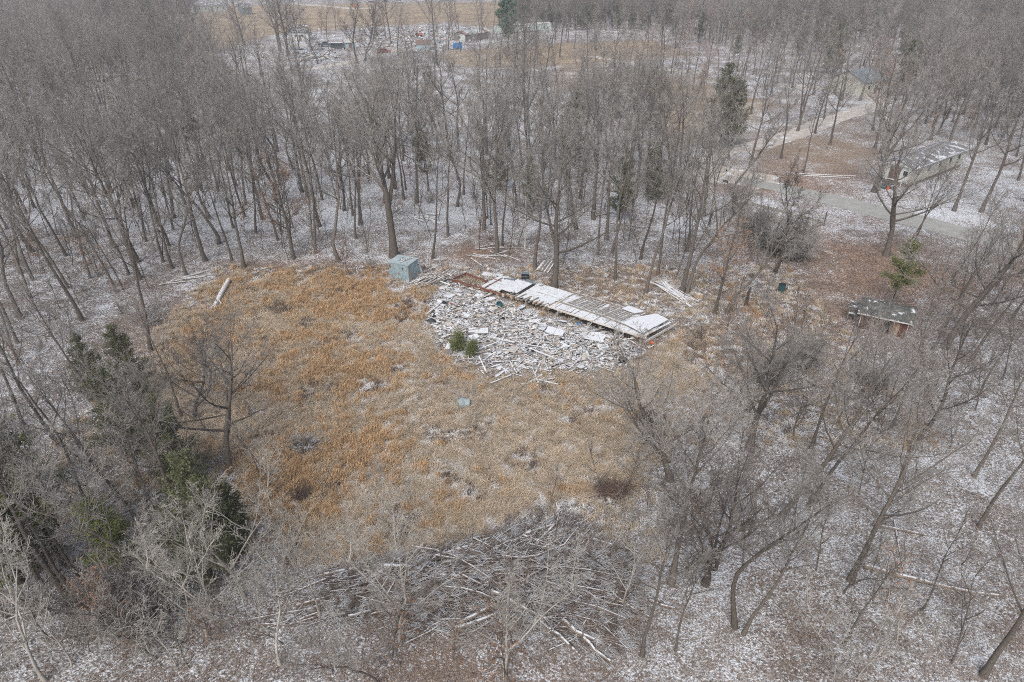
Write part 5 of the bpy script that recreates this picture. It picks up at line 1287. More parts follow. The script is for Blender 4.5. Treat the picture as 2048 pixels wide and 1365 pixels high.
# ------------------------------------------------------------------ brown lean-to shed on the right
a_ = P(1713, 655); b_ = P(1812, 677); ax = math.atan2(b_.y - a_.y, b_.x - a_.x); Ls = (b_ - a_).length
print('brown shed', Ls)
bs = thing('brown_shed', 'low brown board shed with dark snowy shingle roof under the slim young cedar', 'shed', a_, ax)
D, hf, hr, hb = 2.7, 1.65, 2.45, 1.7
def bpart(n, mb): return link(n, mb, bs)
n_b = int(Ls / .24)
for k in range(n_b):
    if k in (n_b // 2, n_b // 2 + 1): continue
    bpart('wall_board', MB().box(((k + .5) * Ls / n_b, R.uniform(-.01, .01), hf / 2 + .02), (Ls / n_b - .015, .03, hf - R.uniform(0, .08)), R.choice(['red_wood', 'red_wood', 'scrap_wood'])))
bpart('back_wall', MB().box((Ls / 2, D, hb / 2), (Ls, .05, hb), 'red_wood'))
for x in (0.03, Ls - .03): bpart('end_wall', MB().prism_y([(0, 0), (D, 0), (D, hb), (D * .45, hr - .04), (0, hf)], -.02, .02, 'red_wood')).matrix_local = Matrix.Translation((x, 0, 0)) @ Matrix(((0, 1, 0, 0), (1, 0, 0, 0), (0, 0, 1, 0), (0, 0, 0, 1)))
bpart('inner_shade_box', MB().box((Ls / 2, D / 2, .6), (Ls - .3, D - .5, 1.1), 'shade_scrap_black'))  # solid near-black box added as painted shade behind the gap in the boards
def slope(nm, y0, z0_, y1, z1_, rows, mat):
    """shingle courses, each overlapping the one below"""
    for k in range(rows):
        u0, u1_ = k / rows, (k + 1) / rows + .03
        for j in range(9):
            x0_, x1_ = -.25 + (Ls + .5) * j / 9, -.25 + (Ls + .5) * (j + 1) / 9 - .012
            ya, yb = y0 + (y1 - y0) * u0, y0 + (y1 - y0) * u1_; za, zb = z0_ + (z1_ - z0_) * u0 + .045 + R.uniform(0, .012), z0_ + (z1_ - z0_) * u1_ + .028
            bpart(nm, MB().add([(x0_, ya, za), (x1_, ya, za), (x1_, yb, zb), (x0_, yb, zb), (x0_, ya, za - .03), (x1_, ya, za - .03), (x1_, yb, zb - .03), (x0_, yb, zb - .03)],
                               [(0, 1, 2, 3), (7, 6, 5, 4), (0, 4, 5, 1), (1, 5, 6, 2), (2, 6, 7, 3), (3, 7, 4, 0)], mat))
slope('shingle_strip', -.3, hf - .08, D * .45, hr, 5, 'shingle'); slope('shingle_strip', D + .2, hb - .1, D * .45, hr, 4, 'shingle')
bpart('ridge_cap', MB().box((Ls / 2, D * .45, hr + .06), (Ls + .5, .2, .03), 'shingle'))
bpart('eave_board', MB().box((Ls / 2, -.32, hf - .10), (Ls + .5, .035, .10), 'board_white'))
for x in (.1, Ls * .97): bpart('corner_trim', MB().box((x, -.05, hf / 2), (.06, .03, hf), 'board_white'))
an = thing('lean_to', 'small dark open lean-to against the left end of the brown shed', 'lean-to', a_ + Matrix.Rotation(ax, 3, 'Z') @ Vector((-.62, .9, 0)), ax)
for c_, d_ in (((-.35, 0, .7), (.08, .08, 1.4)), ((-.35, 1.4, .7), (.08, .08, 1.4))): link('post', MB().box(c_, d_, 'grey_wood'), an)
for k in range(5): link('wall_board', MB().box((-.38, .15 + k * .28, .7), (.03, .22, 1.35), 'dark_roof'), an)
link('roof', MB().box((-.05, .7, 1.45), (.85, 1.7, .05), 'dark_roof', (0, .1, 0)), an); link('shelf', MB().box((-.1, .1, .85), (.55, .3, .04), 'board_white'), an)

# ------------------------------------------------------------------ low ruined block wall below the lane
segs_ = [((1502, 410), (1560, 424)), ((1560, 424), (1645, 447))]
lw = thing('block_wall', 'low snow-topped wall of grey blocks among the thickets below the lane', 'wall', P(1502, 412), 0)
for (x0, y0), (x1, y1) in segs_:
    p0, p1 = P(x0, y0) - P(1502, 412), P(x1, y1) - P(1502, 412); d = p1 - p0; n_ = int(d.length / .42); a = math.atan2(d.y, d.x)
    for k in range(n_):
        for row in range(2):
            if row == 1 and R.random() < .22: continue
            q = p0.lerp(p1, (k + .5 + row * .5 * 0) / n_); link('block', MB().box((q.x, q.y, .1 + row * .205), (.40, .2, .2), 'concrete', (0, 0, a + R.gauss(0, .03))), lw)
tag(link('fence_post', MB().tube([(0, 0, 0), (.02, 0, 1.9)], [.09, .07], 'bark_dark', 7), None, P(1647, 452)), 'dark post at the right end of the low block wall', 'post')
tag(link('fallen_branch', MB().tube([P(1600, 462, .3), P(1625, 455, .25), P(1650, 446, .15)], [.03, .05, .06], 'twig_pale', 6)), 'pale fallen branch below the right end of the block wall', 'branch')

# ------------------------------------------------------------------ trailer home across the lane
def local(o, name, mb): return link(name, mb, o)
def window(o, x, y, z, w_, h_, face='y', parent=None):
    d = (w_, .05, h_) if face == 'y' else (.05, w_, h_); sgn = -1
    fr = link('window', MB().box((x, y, z), d, 'trim'), o)
    dd = (w_ - .12, .06, h_ - .12) if face == 'y' else (.06, w_ - .12, h_ - .12)
    off = (0, -.01, 0) if face == 'y' else (-.01, 0, 0)
    link('pane', MB().box((x + off[0], y + off[1], z), dd, 'glass'), fr)
    return fr
c0 = P(1815, 376); c1 = P(1760, 366); far_ = P(1925, 332)
wdt = (c0 - c1).length; ln_ = 17.5; aa = math.atan2(far_.y - c0.y, far_.x - c0.x)
print('trailer home', wdt, (far_ - c0).length)
th_ = thing('mobile_home', 'long cream mobile home with grey roof and brown porch door across the lane', 'mobile home', c0, aa)   # x runs along its length, y across towards the left
Wd = 4.3
local(th_, 'skirting', MB().box((ln_ / 2, Wd / 2, .25), (ln_ - .1, Wd - .1, .5), 'brown_paint'))
npan = 14
for k in range(npan): local(th_, 'siding_panel', MB().box(((k + .5) * ln_ / npan, 0, 1.65), (ln_ / npan - .02, .06, 2.3), 'cream_siding'))
local(th_, 'back_wall', MB().box((ln_ / 2, Wd, 1.65), (ln_, .06, 2.3), 'cream_siding'))
for k in range(6): local(th_, 'siding_panel', MB().box((0, (k + .5) * Wd / 6, 1.65), (.06, Wd / 6 - .02, 2.3), 'white_siding'))
local(th_, 'end_wall', MB().box((ln_, Wd / 2, 1.65), (.06, Wd, 2.3), 'cream_siding'))
for gx_ in (-.25, ln_ - .03): local(th_, 'gable', MB().add([(gx_, -.2, 2.8), (gx_, Wd + .2, 2.8), (gx_, Wd / 2, 3.5), (gx_ + .28, -.2, 2.8), (gx_ + .28, Wd + .2, 2.8), (gx_ + .28, Wd / 2, 3.5)], [(0, 2, 1), (3, 4, 5), (0, 1, 4, 3), (1, 2, 5, 4), (2, 0, 3, 5)], 'white_siding'))
for s_, y0 in ((-1, 0), (1, Wd)):
    for k in range(10):
        x0_, x1_ = -.35 + (ln_ + .7) * k / 10, -.35 + (ln_ + .7) * (k + 1) / 10 - .015
        ye, ze = (-.35, 2.78) if s_ < 0 else (Wd + .35, 2.78)
        local(th_, 'roof_sheet', MB().add([(x0_, ye, ze), (x1_, ye, ze), (x1_, Wd / 2, 3.58), (x0_, Wd / 2, 3.58), (x0_, ye, ze + .06), (x1_, ye, ze + .06), (x1_, Wd / 2, 3.64), (x0_, Wd / 2, 3.64)], [(3, 2, 1, 0), (4, 5, 6, 7), (0, 1, 5, 4), (1, 2, 6, 5), (2, 3, 7, 6), (3, 0, 4, 7)], 'grey_roof'))
    local(th_, 'eave_trim', MB().box((ln_ / 2, -.37 if s_ < 0 else Wd + .37, 2.79), (ln_ + .7, .04, .14), 'snow'))
dr = local(th_, 'door', MB().box((-.06, 2.3, 1.55), (.08, 1.5, 2.05), 'brown_paint')); link('handle', MB().box((-.12, 1.75, 1.5), (.05, .05, .15), 'trim'), dr)
for k in range(3): local(th_, 'step', MB().box((-.35 - .3 * k, 2.3, .45 - .15 * k), (.3, 1.6, .1), 'grey_wood'))
for y_ in (.5, 1.3, 3.2, 3.9): local(th_, 'porch_post', MB().box((-1.35, y_, .55), (.09, .09, 1.1), 'trim'))
local(th_, 'porch_rail', MB().box((-1.35, 2.2, 1.1), (.08, 3.6, .08), 'trim'))
for x in (2.2, 5.4, 9.0, 12.5, 15.6): window(th_, x, -.04, 1.9, 1.0, .9)
window(th_, -.04, .8, 1.9, .7, .8, 'x')
o = thing('rubbish_heap', 'low heap of dark junk with an orange can beside the porch', 'junk heap', P(1775, 377)); rag_ = MB()
for k in range(9): rag_.box((R.uniform(-.9, .9), R.uniform(-.3, .4), R.uniform(.1, .3)), (R.uniform(.2, .5), R.uniform(.2, .4), R.uniform(.15, .4)), R.choice(['black', 'car_dark', 'green_plastic', 'dark_roof']), (R.uniform(-.4, .4), R.uniform(-.4, .4), R.uniform(0, 3)))
link('junk', rag_, o)
tag(link('orange_can', MB().tube([(0, 0, 0), (0, 0, .42), (0, 0, .44), (0, 0, .55)], [.15, .15, .06, .05], 'orange', 12), None, P(1775, 379, .0)), 'small orange can standing at the porch of the cream mobile home', 'can')
for i, (x0, y0, x1, y1) in enumerate([(1578, 346, 1712, 352), (1596, 350, 1700, 355)]):
    tag(link('fallen_pole', MB().tube([P(x0, y0, .12), P((x0 + x1) / 2, (y0 + y1) / 2 + .5, .14), P(x1, y1, .12)], [.05, .06, .05], 'board_white', 6)), ['long thin white pole lying in leaves left of the mobile home', 'second thin pole lying just below the long white one'][i], 'pole')
tag(link('fallen_pole', MB().tube([P(1878, 412, .1), P(1898, 396, .12), P(1906, 384, .5)], [.05, .06, .05], 'board_white', 6)), 'short white pole lying in snow below the mobile home', 'pole')

# ------------------------------------------------------------------ distant yard
def gable_house(name, label, cat, pa, pb, depth, h, rise, wall, roofm, windows=3, door=True, panels=8, over=.35, gap=None):
    """long wall from pa to pb faces the camera; ridge parallel to it"""
    a = P(*pa); b_ = P(*pb); L = (b_ - a).length; o = thing(name, label, cat, a, math.atan2(b_.y - a.y, b_.x - a.x))
    for k in range(panels): link('wall_panel', MB().box(((k + .5) * L / panels, 0, h / 2), (L / panels - .03, .08, h), wall), o)
    link('back_wall', MB().box((L / 2, depth, h / 2), (L, .08, h), wall), o)
    for x in (.02, L - .02):
        link('end_wall', MB().add([(x - .05, 0, 0), (x - .05, depth, 0), (x - .05, depth, h), (x - .05, depth / 2, h + rise), (x - .05, 0, h), (x + .05, 0, 0), (x + .05, depth, 0), (x + .05, depth, h), (x + .05, depth / 2, h + rise), (x + .05, 0, h)],
             [(4, 3, 2, 1, 0), (5, 6, 7, 8, 9), (0, 1, 6, 5), (1, 2, 7, 6), (2, 3, 8, 7), (3, 4, 9, 8), (4, 0, 5, 9)], wall), o)
    n = max(3, int(L / 1.6))
    for y0 in (-over, depth + over):
        ze = h - rise * over / (depth / 2)
        for k in range(n):
            x0_, x1_ = -over + (L + 2 * over) * k / n, -over + (L + 2 * over) * (k + 1) / n - .03
            v = [(x0_, y0, ze), (x1_, y0, ze), (x1_, depth / 2, h + rise + .02), (x0_, depth / 2, h + rise + .02)]
            link('roof_sheet', MB().add(v + [(q[0], q[1], q[2] + .08 + R.uniform(0, .03)) for q in v], [(3, 2, 1, 0), (4, 5, 6, 7), (0, 1, 5, 4), (1, 2, 6, 5), (2, 3, 7, 6), (3, 0, 4, 7)], roofm if isinstance(roofm, str) else R.choice(roofm)), o)
    for k in range(windows): window(o, L * (k + .7) / (windows + .6), -.06, h * .58, .9, .8)
    if door: d_ = link('door', MB().box((L * .5, -.07, 1.0), (.95, .08, 1.95), 'brown_paint'), o); link('handle', MB().box((L * .5 + .35, -.13, 1.0), (.06, .06, .12), 'trim'), d_)
    return o
gable_house('mobile_home', 'pale green mobile home at the far end of the tan meadow', 'mobile home', (998, 68), (1102, 61), 4.0, 2.7, .35, 'green_siding', 'metal_roof', 6, True, 12, .15)
link('skirting', MB().box((10, -.02, .22), (19.5, .2, .4), 'car_dark'), bpy.data.objects['mobile_home.001'])
sh = gable_house('tin_shed', 'grey open-fronted shed with streaked tin roof in the far yard', 'shed', (931, 84), (981, 77), 5.5, 2.5, .9, 'grey_wood', ['metal_roof', 'metal_roof', 'rust', 'tub'], 0, True, 10)
gable_house('white_annex', 'small whitish annex at the left end of the tin-roofed shed', 'annex', (912, 82), (930, 84), 4.5, 2.4, .6, 'white_siding', 'metal_roof', 1, False, 4, .2)
gable_house('white_house', 'white house with dark roof in front of the hay field', 'house', (583, 82), (618, 81), 6.5, 3.0, 2.0, 'white_siding', 'dark_roof', 2, True, 6)
gable_house('white_building', 'pale long building beyond the hay field at the upper left', 'building', (392, 26), (458, 22), 7, 3.2, 1.5, 'white_siding', 'grey_roof', 5, True, 10)
gable_house('dark_barn', 'small dark building beyond the hay field right of the pale one', 'building', (487, 30), (505, 29), 6, 3.4, 1.8, 'slate_sheet', 'dark_roof', 1, True, 4)
gable_house('cream_cottage', 'cream cottage with blue grey roof by the upper right drive', 'house', (1724, 192), (1772, 184), 9, 2.9, 2.0, 'cream_siding', 'slate_sheet', 3, True, 8)
gable_house('low_shed', 'low pale shed beside the parked cars under the dark trees', 'shed', (692, 99), (712, 98), 4, 2.2, .7, 'tub', 'metal_roof', 1, True, 4)
# barn-roofed shed: gambrel profile
ga, gb = P(833, 101), P(860, 101); GL = (gb - ga).length
gs = thing('garden_shed', 'small pale blue barn-roofed shed with brown roof in the far yard', 'shed', ga, math.atan2(gb.y - ga.y, gb.x - ga.x) + .12)
for k in range(5): link('wall_panel', MB().box(((k + .5) * GL / 5, 0, .9), (GL / 5 - .03, .06, 1.8), 'tub'), gs)
GD = 3.2; prof = [(0, 0), (GD, 0), (GD, 1.8), (GD * .78, 2.7), (GD * .5, 3.05), (GD * .22, 2.7), (0, 1.8)]
for x in (0.02, GL - .02): link('end_wall', MB().add([(x - .04, y, z) for y, z in prof] + [(x + .04, y, z) for y, z in prof], [tuple(range(6, -1, -1)), tuple(range(7, 14))] + [(i, (i + 1) % 7, 7 + (i + 1) % 7, 7 + i) for i in range(7)], 'white_siding'), gs)
for (y0, za), (y1, zb) in (((-.15, 1.72), (GD * .22, 2.74)), ((GD * .22, 2.74), (GD * .5, 3.1)), ((GD * .5, 3.1), (GD * .78, 2.74)), ((GD * .78, 2.74), (GD + .15, 1.72))):
    v = [(-.12, y0, za), (GL + .12, y0, za), (GL + .12, y1, zb), (-.12, y1, zb)]
    link('roof_sheet', MB().add(v + [(a, b_, c_ + .06) for a, b_, c_ in v], [(3, 2, 1, 0), (4, 5, 6, 7), (0, 1, 5, 4), (1, 2, 6, 5), (2, 3, 7, 6), (3, 0, 4, 7)], 'brown_paint'), gs)
link('door', MB().box((GL + .06, GD / 2, .95), (.06, 1.2, 1.8), 'trim'), gs)
ta, tb_ = P(905, 99), P(924, 99); TL = (tb_ - ta).length
tp = thing('tarp_trailer', 'flat load covered with a bright blue tarp in the far yard', 'covered trailer', ta, 0)
link('tarp', MB().add([(0, 0, .35), (TL, 0, .3), (TL, 2.0, .3), (0, 2.0, .35), (.25, .15, 1.75), (TL - .15, .1, 2.0), (TL - .1, 1.8, 2.1), (.3, 1.8, 1.8), (TL * .5, .05, 1.7), (TL * .5, 1.9, 1.95)], [(0, 1, 5, 8, 4), (1, 2, 6, 5), (2, 3, 7, 9, 6), (3, 0, 4, 7), (4, 8, 9, 7), (8, 5, 6, 9)], 'blue_tarp'), tp)
link('frame', MB().box((TL / 2, 1, .25), (TL + .5, 1.8, .15), 'trim'), tp)
for x in (TL * .4, TL * .6): link('wheel', MB().tube([(x, -.05, .3), (x, .15, .3)], [.3, .3], 'tyre', 12), tp)

def vehicle(name, label, cat, px, py, rz, mat, L=4.6, W=1.8, kind_='car'):
    o = thing(name, label, cat, P(px, py), rz); h = W / 2
    if kind_ == 'car': prof = [(-L / 2, .35), (L / 2, .35), (L / 2, .75), (L * .28, .92), (-L * .36, .95), (-L / 2, .85)]; cab = [(L * .26, .9), (L * .10, 1.42), (-L * .22, 1.42), (-L * .38, .92)]
    elif kind_ == 'pickup': prof = [(-L / 2, .45), (L / 2, .45), (L / 2, 1.0), (L * .22, 1.12), (-L / 2, 1.12)]; cab = [(L * .22, 1.1), (L * .10, 1.75), (-L * .10, 1.75), (-L * .13, 1.1)]
    else: prof = [(-L / 2, .4), (L / 2, .4), (L / 2, 1.0), (L * .40, 1.15), (-L / 2, 1.15)]; cab = [(L * .42, 1.1), (L * .30, 1.95), (-L * .49, 1.95), (-L * .5, 1.1)]
    link('body', MB().prism_y(prof, -h, h, mat), o); cb = link('cabin', MB().prism_y(cab, -h * .86, h * .86, 'glass'), o)
    x0_, x1_ = cab[2][0], cab[1][0]; link('roof', MB().box(((x0_ + x1_) / 2, 0, cab[1][1] + .02), (x1_ - x0_ + .1, W * .84, .05), 'snow' if mat == 'car_dark' else mat), o)
    for x in (-L * .31, L * .31):
        for y in (-h, h): wh = link('wheel', MB().tube([(x, y - .1, .33), (x, y + .1, .33)], [.33, .33], 'tyre', 14), o); link('rim', MB().tube([(x, y - .12, .33), (x, y + .12, .33)], [.17, .17], 'trim', 10), wh)
    for y in (-h * .7, h * .7): link('headlight', MB().box((L / 2 + .01, y, .68), (.04, .3, .14), 'trim'), o)
    return o
vehicle('parked_car', 'white car parked in the snow in front of the white house', 'car', 601, 106, .0, 'car_white')
vehicle('pickup_truck', 'dark pickup parked by the pale lane right of the white house', 'pickup truck', 652, 93, PI, 'car_dark', 5.3, 1.9, 'pickup')
vehicle('parked_van', 'grey van seen through the dark trees beside the dirt track', 'van', 678, 98, .1, 'car_dark', 4.9, 1.9, 'van')
vehicle('parked_car', 'red car near the end of the dirt track in the far yard', 'car', 768, 106, .5, 'red', 4.2)
vehicle('parked_car', 'dark car at the far edge of the hay field, leftmost of three', 'car', 745, 6, 0, 'car_dark')
vehicle('parked_car', 'dark car at the far edge of the hay field, middle of three', 'car', 772, 5, .1, 'car_dark')
vehicle('parked_car', 'white car at the far edge of the hay field, rightmost of three', 'car', 800, 5, 0, 'car_white')
tr = thing('tractor', 'small orange and black tractor among snowy junk in the far yard', 'tractor', P(837, 74), .3)
link('body', MB().box((.4, 0, 1.0), (1.6, .7, .6), 'orange').box((-.5, 0, 1.3), (.6, .8, .5), 'black'), tr); link('canopy', MB().box((-.5, 0, 2.1), (1.2, 1.1, .07), 'orange').box((-.9, .4, 1.6), (.06, .06, 1), 'black').box((-.9, -.4, 1.6), (.06, .06, 1), 'black'), tr)
for x, y, r_ in ((-.5, -.6, .65), (-.5, .6, .65), (1.0, -.5, .38), (1.0, .5, .38)): link('wheel', MB().tube([(x, y - .15, r_), (x, y + .15, r_)], [r_, r_], 'tyre', 14), tr)
tag(link('orange_barrel', MB().tube([(0, 0, 0), (0, 0, .4), (0, 0, .41), (0, 0, 1.1)], [.42, .42, .45, .38], 'orange', 12).box((1.3, 0, .3), (.9, .5, .5), 'orange'), None, P(705, 13)), 'orange object standing beside the far road', 'barrel')
jm = ['scrap_snow', 'scrap_grey', 'scrap_beige', 'scrap_wood', 'tub', 'snow']
pp = []
for _ in range(520):
    a, b_ = (R.gauss(815, 60), R.gauss(76, 12)) if R.random() < .75 else (R.gauss(620, 40), R.gauss(112, 6))
    if 45 < b_ < 135: pp.append(P(a, b_)[:2] + (R.uniform(.1, .5),))
pp = np.array(pp); n = len(pp)
box_cloud('yard_junk', pp, np.c_[rn.uniform(.3, 1.6, n), rn.uniform(.2, .9, n), rn.uniform(.1, .5, n)], np.c_[rn.normal(0, .3, n), rn.normal(0, .3, n), rn.uniform(0, 6.28, n)], jm, rn.choice(6, n, p=[.35, .15, .12, .12, .08, .18]), 'snowy junk strewn through the far yard', 'junk')

# ------------------------------------------------------------------ fallen logs and the brush pile
def log_thing(pts, rad, label, group=None, mat='log', name='log', cap='cut_wood', n=8):
    o = tag(link(name, MB().tube(pts, rad, mat, n, cap)), label, 'log' if name == 'log' else 'branch', group)
    for p in o.data.polygons: p.use_smooth = len(p.vertices) == 4
    return o
wl = thing('bleached_log', 'bare bleached fallen trunk with forked roots at the top left of the golden grass', 'log', P(455, 560))
o0 = P(455, 560)
def rel(px, py, h): return (P(px, py, h) - o0)[:]
link('trunk', MB().tube([rel(457, 560, .55), rel(452, 570, .5), rel(444, 584, .42), rel(437, 598, .36), rel(430, 610, .3), rel(423, 616, .2)], [.22, .24, .25, .22, .19, .10], 'log_pale', 10, 'shade_scrap_black').mesh('trunk', True), wl)
for q in ([(430, 610, .3), (418, 618, .15), (406, 622, .05)], [(431, 611, .3), (430, 622, .18), (426, 634, .05)], [(426, 613, .25), (420, 622, .1), (414, 630, .05)], [(436, 598, .4), (442, 606, .4), (441, 612, .2)]): link('root', MB().tube([rel(*w_) for w_ in q], [.10, .06, .025], 'log_pale', 6), wl)
LOGS = [((762, 1132), (957, 1143), .19, .5, 'thick snowy trunk lying level across the top of the brush pile'), ((867, 1114), (972, 1085), .15, .4, 'snowy log rising to the right above the level trunk'), ((885, 1127), (1037, 1094), .16, .45, 'long snowy log just under the rising one'),
 ((1030, 1131), (1113, 1044), .15, .7, 'long log pointing up to the top corner of the brush pile'), ((957, 1143), (1102, 1134), .15, .8, 'log at the crown of the brush pile, right of the thick trunk'), ((645, 1150), (730, 1132), .13, .35, 'forked grey limb at the left tip of the brush pile'),
 ((983, 1181), (1095, 1239), .13, .9, 'long pole sloping down right across the middle of the pile'), ((1077, 1239), (1160, 1311), .13, .3, 'long pole running down right out of the pile'), ((1123, 1239), (1189, 1279), .15, .4, 'short thick log at the lower right of the pile'),
 ((1170, 1205), (1268, 1244), .12, .3, 'dark snowy log at the right end of the pile'), ((1167, 1275), (1221, 1322), .12, .3, 'lowest log at the right, reaching into the snow'), ((910, 1257), (1030, 1210), .14, .6, 'dark log sloping up right under the middle of the pile'),
 ((922, 1243), (1008, 1203), .13, .8, 'log resting just above the dark sloping one'), ((835, 1199), (885, 1196), .12, .4, 'short snowy log in the left half of the pile'), ((1102, 1174), (1192, 1196), .13, .7, 'log across the upper right of the pile'),
 ((1156, 1069), (1279, 1105), .11, .3, 'thin log sloping right above the pile'), ((697, 1232), (748, 1219), .10, .3, 'snowy pole at the lower left of the pile'), ((1052, 1160), (1180, 1150), .14, .9, 'long thick pole lying level at the right crown of the pile'),
 ((1010, 1160), (1088, 1120), .13, 1.0, 'cut pole standing highest on the pile'), ((880, 1150), (1010, 1160), .12, .7, 'long pole lying just below the level trunk'), ((1050, 1068), (1110, 1048), .12, .5, 'short snowy log at the very top of the pile')]
for (a, b_), (c_, d_), r_, h_, lb in LOGS:
    p0, p1 = P(a, b_, h_), P(c_, d_, max(.12, h_ * .6)); r_ *= .92; m = p0.lerp(p1, .5) + Vector((0, 0, R.uniform(-.05, .08))) + Vector((R.gauss(0, .08), R.gauss(0, .08), 0)); q = p0.lerp(p1, .25) + Vector((R.gauss(0, .05), R.gauss(0, .05), 0))
    log_thing([p0, q, m, p1], [r_, r_ * .95, r_ * .85, r_ * .65], lb, 'logs of the brush pile')
log_thing([P(705, 1134, .35), P(697, 1125, .6), P(686, 1112, .8)], [.07, .05, .03], 'thin upturned snowy limb at the left tip of the brush pile', None, name='branch')
# felled poles, most of them lying fanwise
PILE = [(640, 1150), (760, 1120), (900, 1100), (1040, 1045), (1130, 1040), (1190, 1080), (1260, 1120), (1270, 1200), (1250, 1290), (1180, 1310), (1080, 1250), (900, 1275), (760, 1250), (640, 1245), (590, 1250), (600, 1200)]
def pile_dir(px, py):
    if px < 860: return math.radians(R.gauss(14, 14))
    if py < 1110: return math.radians(R.gauss(38, 16))
    if px > 1080: return math.radians(R.gauss(-24, 15)) if R.random() < .7 else math.radians(R.gauss(30, 20))
    return math.radians(R.choice([R.gauss(24, 14), R.gauss(-22, 14)]))
def pile_h(px, py): return 1.15 * math.exp(-(((px - 1080) / 190) ** 2 + ((py - 1165) / 75) ** 2)) + .45 * math.exp(-(((px - 800) / 170) ** 2 + ((py - 1180) / 60) ** 2)) + .1
for i in range(230):
    a, b_ = rand_in(PILE); th = pile_dir(a, b_); L = R.uniform(1.6, 5.5); r_ = R.choice([.025, .03, .04, .05, .07]); h_ = pile_h(a, b_) * R.uniform(.3, 1.15) + .05
    p = P(a, b_, 0); d = Vector((math.cos(th), math.sin(th) * 1.15, R.gauss(0, .07))).normalized(); pts_ = []
    bend = Vector((-d.y, d.x, 0)) * R.gauss(0, .22) * L
    for k in range(4):
        u = k / 3 - .5; q = p + d * L * u + bend * (u * u * 2); q.z = max(.05, h_ + d.z * L * u - .25 * u * u); pts_.append(q)
    log_thing(pts_, [r_, r_ * .9, r_ * .75, r_ * .4], 'slender snow-dusted pole lying in the big brush pile', 'slender poles of the brush pile', name='branch', n=5)
def twig_mass(name, n, poly, hfun, dfun, mat, label, cat, L0=.5, L1=1.6, r_=.014, rise=.12):
    segs = []
    for _ in range(n):
        a, b_ = rand_in(poly); p = P(a, b_) + Vector((0, 0, hfun(a, b_) * R.uniform(.1, 1.2) + .04)); th = dfun(a, b_) + R.gauss(0, .35); L = R.uniform(L0, L1)
        d = Vector((math.cos(th), math.sin(th) * 1.2, R.gauss(0.03, rise))).normalized(); q = p
        for k in range(3):
            e = (d + Vector((R.gauss(0, .16), R.gauss(0, .16), R.gauss(0, .1)))).normalized(); q2 = q + e * L / 3; q2.z = max(.02, q2.z); segs.append((q, q2, r_ * (1.1 - .25 * k), r_ * (.85 - .25 * k))); q = q2
            if R.random() < .7: segs.append((q, q + (e + rnd_perp(e, R) * .7).normalized() * L * .22, r_ * .6, r_ * .4))
    return tag(link(name, prism_mesh(name, [(segs, 3, mat)])), label, cat, None, 'stuff')
twig_mass('brush', 6500, PILE, pile_h, pile_dir, 'brush', 'tangle of fine branches and twigs through the big brush pile', 'brush')
twig_mass('dead_stems', 2600, [(880, 690), (1000, 730), (1240, 745), (1330, 720), (1280, 800), (1000, 830), (860, 780), (850, 700)], lambda a, b_: .15, lambda a, b_: R.uniform(0, 3.14), 'brush', 'dead stems and splinters below the debris', 'brush', .3, 1.1, .012)
EXL = [((1745, 1049), (1852, 1070), .11, 'short dark fallen trunk in the snowy wood, upper of the two'), ((1728, 1131), (1880, 1170), .17, 'long fallen log lying in the snow at the right'), ((1880, 1170), (2015, 1192), .09, 'thin continuation of the long fallen log to the right'),
       ((1788, 1040), (1808, 1146), .06, 'thin white fallen stem crossing the two fallen trunks'), ((0, 1246), (84, 1219), .07, 'dark fallen stem at the far lower left in the snow'), ((48, 1193), (106, 1238), .06, 'dark fallen stem crossing the other at the lower left'),
       ((1300, 1200), (1350, 1216), .09, 'dark fallen limb right of the brush pile'), ((1220, 446), (1290, 456), .07, 'thin fallen pole behind the close trio of trunks'), ((1190, 432), (1226, 425), .09, 'dark fallen trunk propped among trunks behind the wreck'), ((560, 990), (592, 972), .05, 'thin white stick lying in the golden grass'),
       ((520, 1085), (610, 1112), .05, 'thin white branch lying near the bottom of the golden grass')]
for (a, b_), (c_, d_), r_, lb in EXL:
    p0, p1 = P(a, b_, r_ + .02), P(c_, d_, r_ * .7 + .02); log_thing([p0, p0.lerp(p1, .5) + Vector((R.gauss(0, .1), R.gauss(0, .1), .03)), p1], [r_, r_ * .85, r_ * .6], lb)
tag(link('pole', MB().tube([P(1050, 497), P(1050, 497) + Vector((.02, 0, 3)), P(1050, 497) + Vector((0.05, 0, 6.2))], [.09, .08, .05], 'pole', 7)), 'straight pale leafless pole standing behind the wreck', 'pole')
tag(link('stump', MB().tube([(0, 0, -.05), (.02, 0, .4), (.08, .02, 1.5), (.16, 0, 2.0)], [.22, .15, .13, .07], 'bark_dark', 8), None, P(1491, 612)), 'short dark broken stump right of the far-leaning tree', 'stump')
tag(link('stump', MB().tube([(0, 0, -.05), (-.02, 0, .3), (-.05, .02, .8)], [.25, .2, .16], 'bark', 9, 'snow'), None, P(1483, 1058)), 'snow capped stump in the snowy wood left of the leaning dark tree', 'stump')
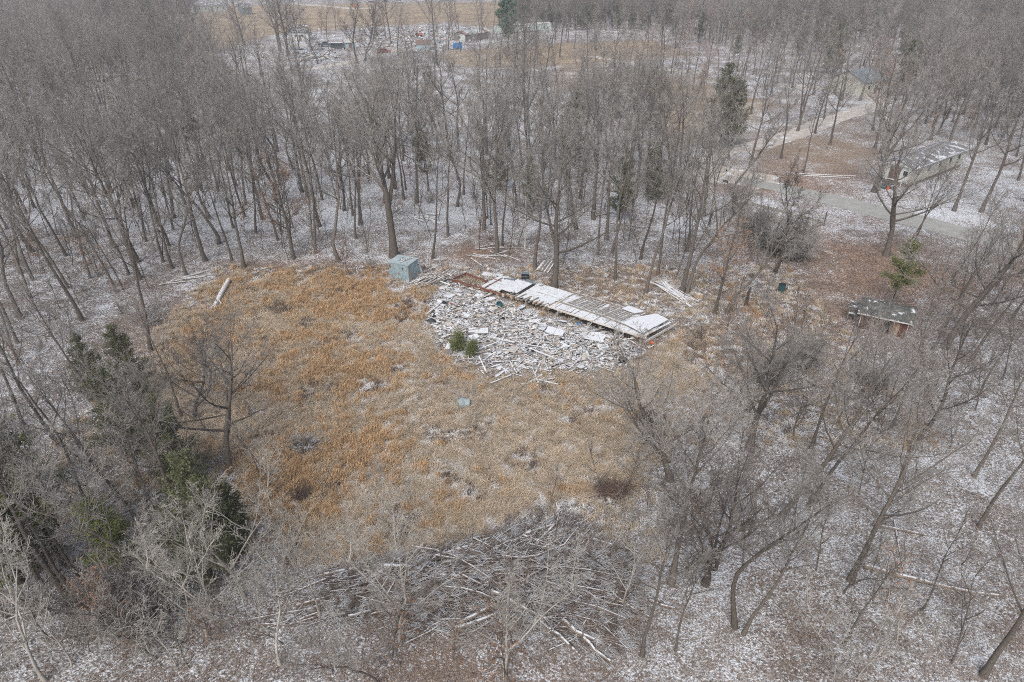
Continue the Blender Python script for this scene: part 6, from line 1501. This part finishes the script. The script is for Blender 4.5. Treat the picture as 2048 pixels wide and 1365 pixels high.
# brush heaps in the field
def heap(name, px, py, rx, ry, n, h0, label, mat='dark_weed'):
    poly = [(px + rx * math.cos(k * PI / 6), py + ry * math.sin(k * PI / 6)) for k in range(12)]
    o = twig_mass(name, n, poly, lambda a, b_: h0, lambda a, b_: R.uniform(0, 3.14), mat, label, 'brush heap', .4, 1.2, .016, .4); o['kind'] = 'thing'; return o
heap('brush_heap', 612, 905, 22, 12, 260, .55, 'dark burnt brush heap with snow on it in the golden grass', 'brush'); heap('brush_heap', 300, 640, 34, 20, 420, .6, 'dark brush heap hiding black plastic at the left edge of the clearing', 'brush')
rag('black plastic sheet crumpled under the dark brush heap', 292, 632, 'black', .7, 'plastic sheet', 'plastic_sheet'); rag('second black plastic bag beside the dark brush heap', 308, 646, 'black', .5, 'bag', 'rubbish_bag')
heap('weed_clump', 1225, 995, 32, 14, 320, .6, 'dark weed clump at the lower right of the grass'); heap('weed_clump', 1300, 850, 30, 16, 300, .5, 'dark bramble clump at the right edge of the field'); heap('weed_clump', 560, 625, 22, 9, 160, .4, 'dark weed clump in the upper golden grass'); heap('weed_clump', 605, 1000, 12, 10, 130, .5, 'small dark weed clump low in the golden grass')
tag(link('white_bucket', MB().tube([(0, 0, 0), (0, 0, .35), (0, 0, .36)], [.15, .19, .2], 'trim', 12), None, P(1304, 842)), 'small pale bucket in the brambles at the right edge of the field', 'bucket')

# ------------------------------------------------------------------ thin winter haze
hz = MB().box((0, 760, 15.0), (2500, 2160, 32.0), 'snow').mesh('haze')
hm = bpy.data.materials.new('haze'); hm.use_nodes = True; t = hm.node_tree; t.nodes.clear()
out_ = t.nodes.new('ShaderNodeOutputMaterial'); pv = t.nodes.new('ShaderNodeVolumePrincipled')
pv.inputs['Color'].default_value = (0.93, 0.95, 1.0, 1); pv.inputs['Density'].default_value = HAZE; pv.inputs['Anisotropy'].default_value = 0.2
t.links.new(pv.outputs[0], out_.inputs['Volume'])
hz.materials.clear(); hz.materials.append(hm)
tag(link('haze', hz), 'thin pale winter haze over the whole place', 'haze', None, 'stuff')
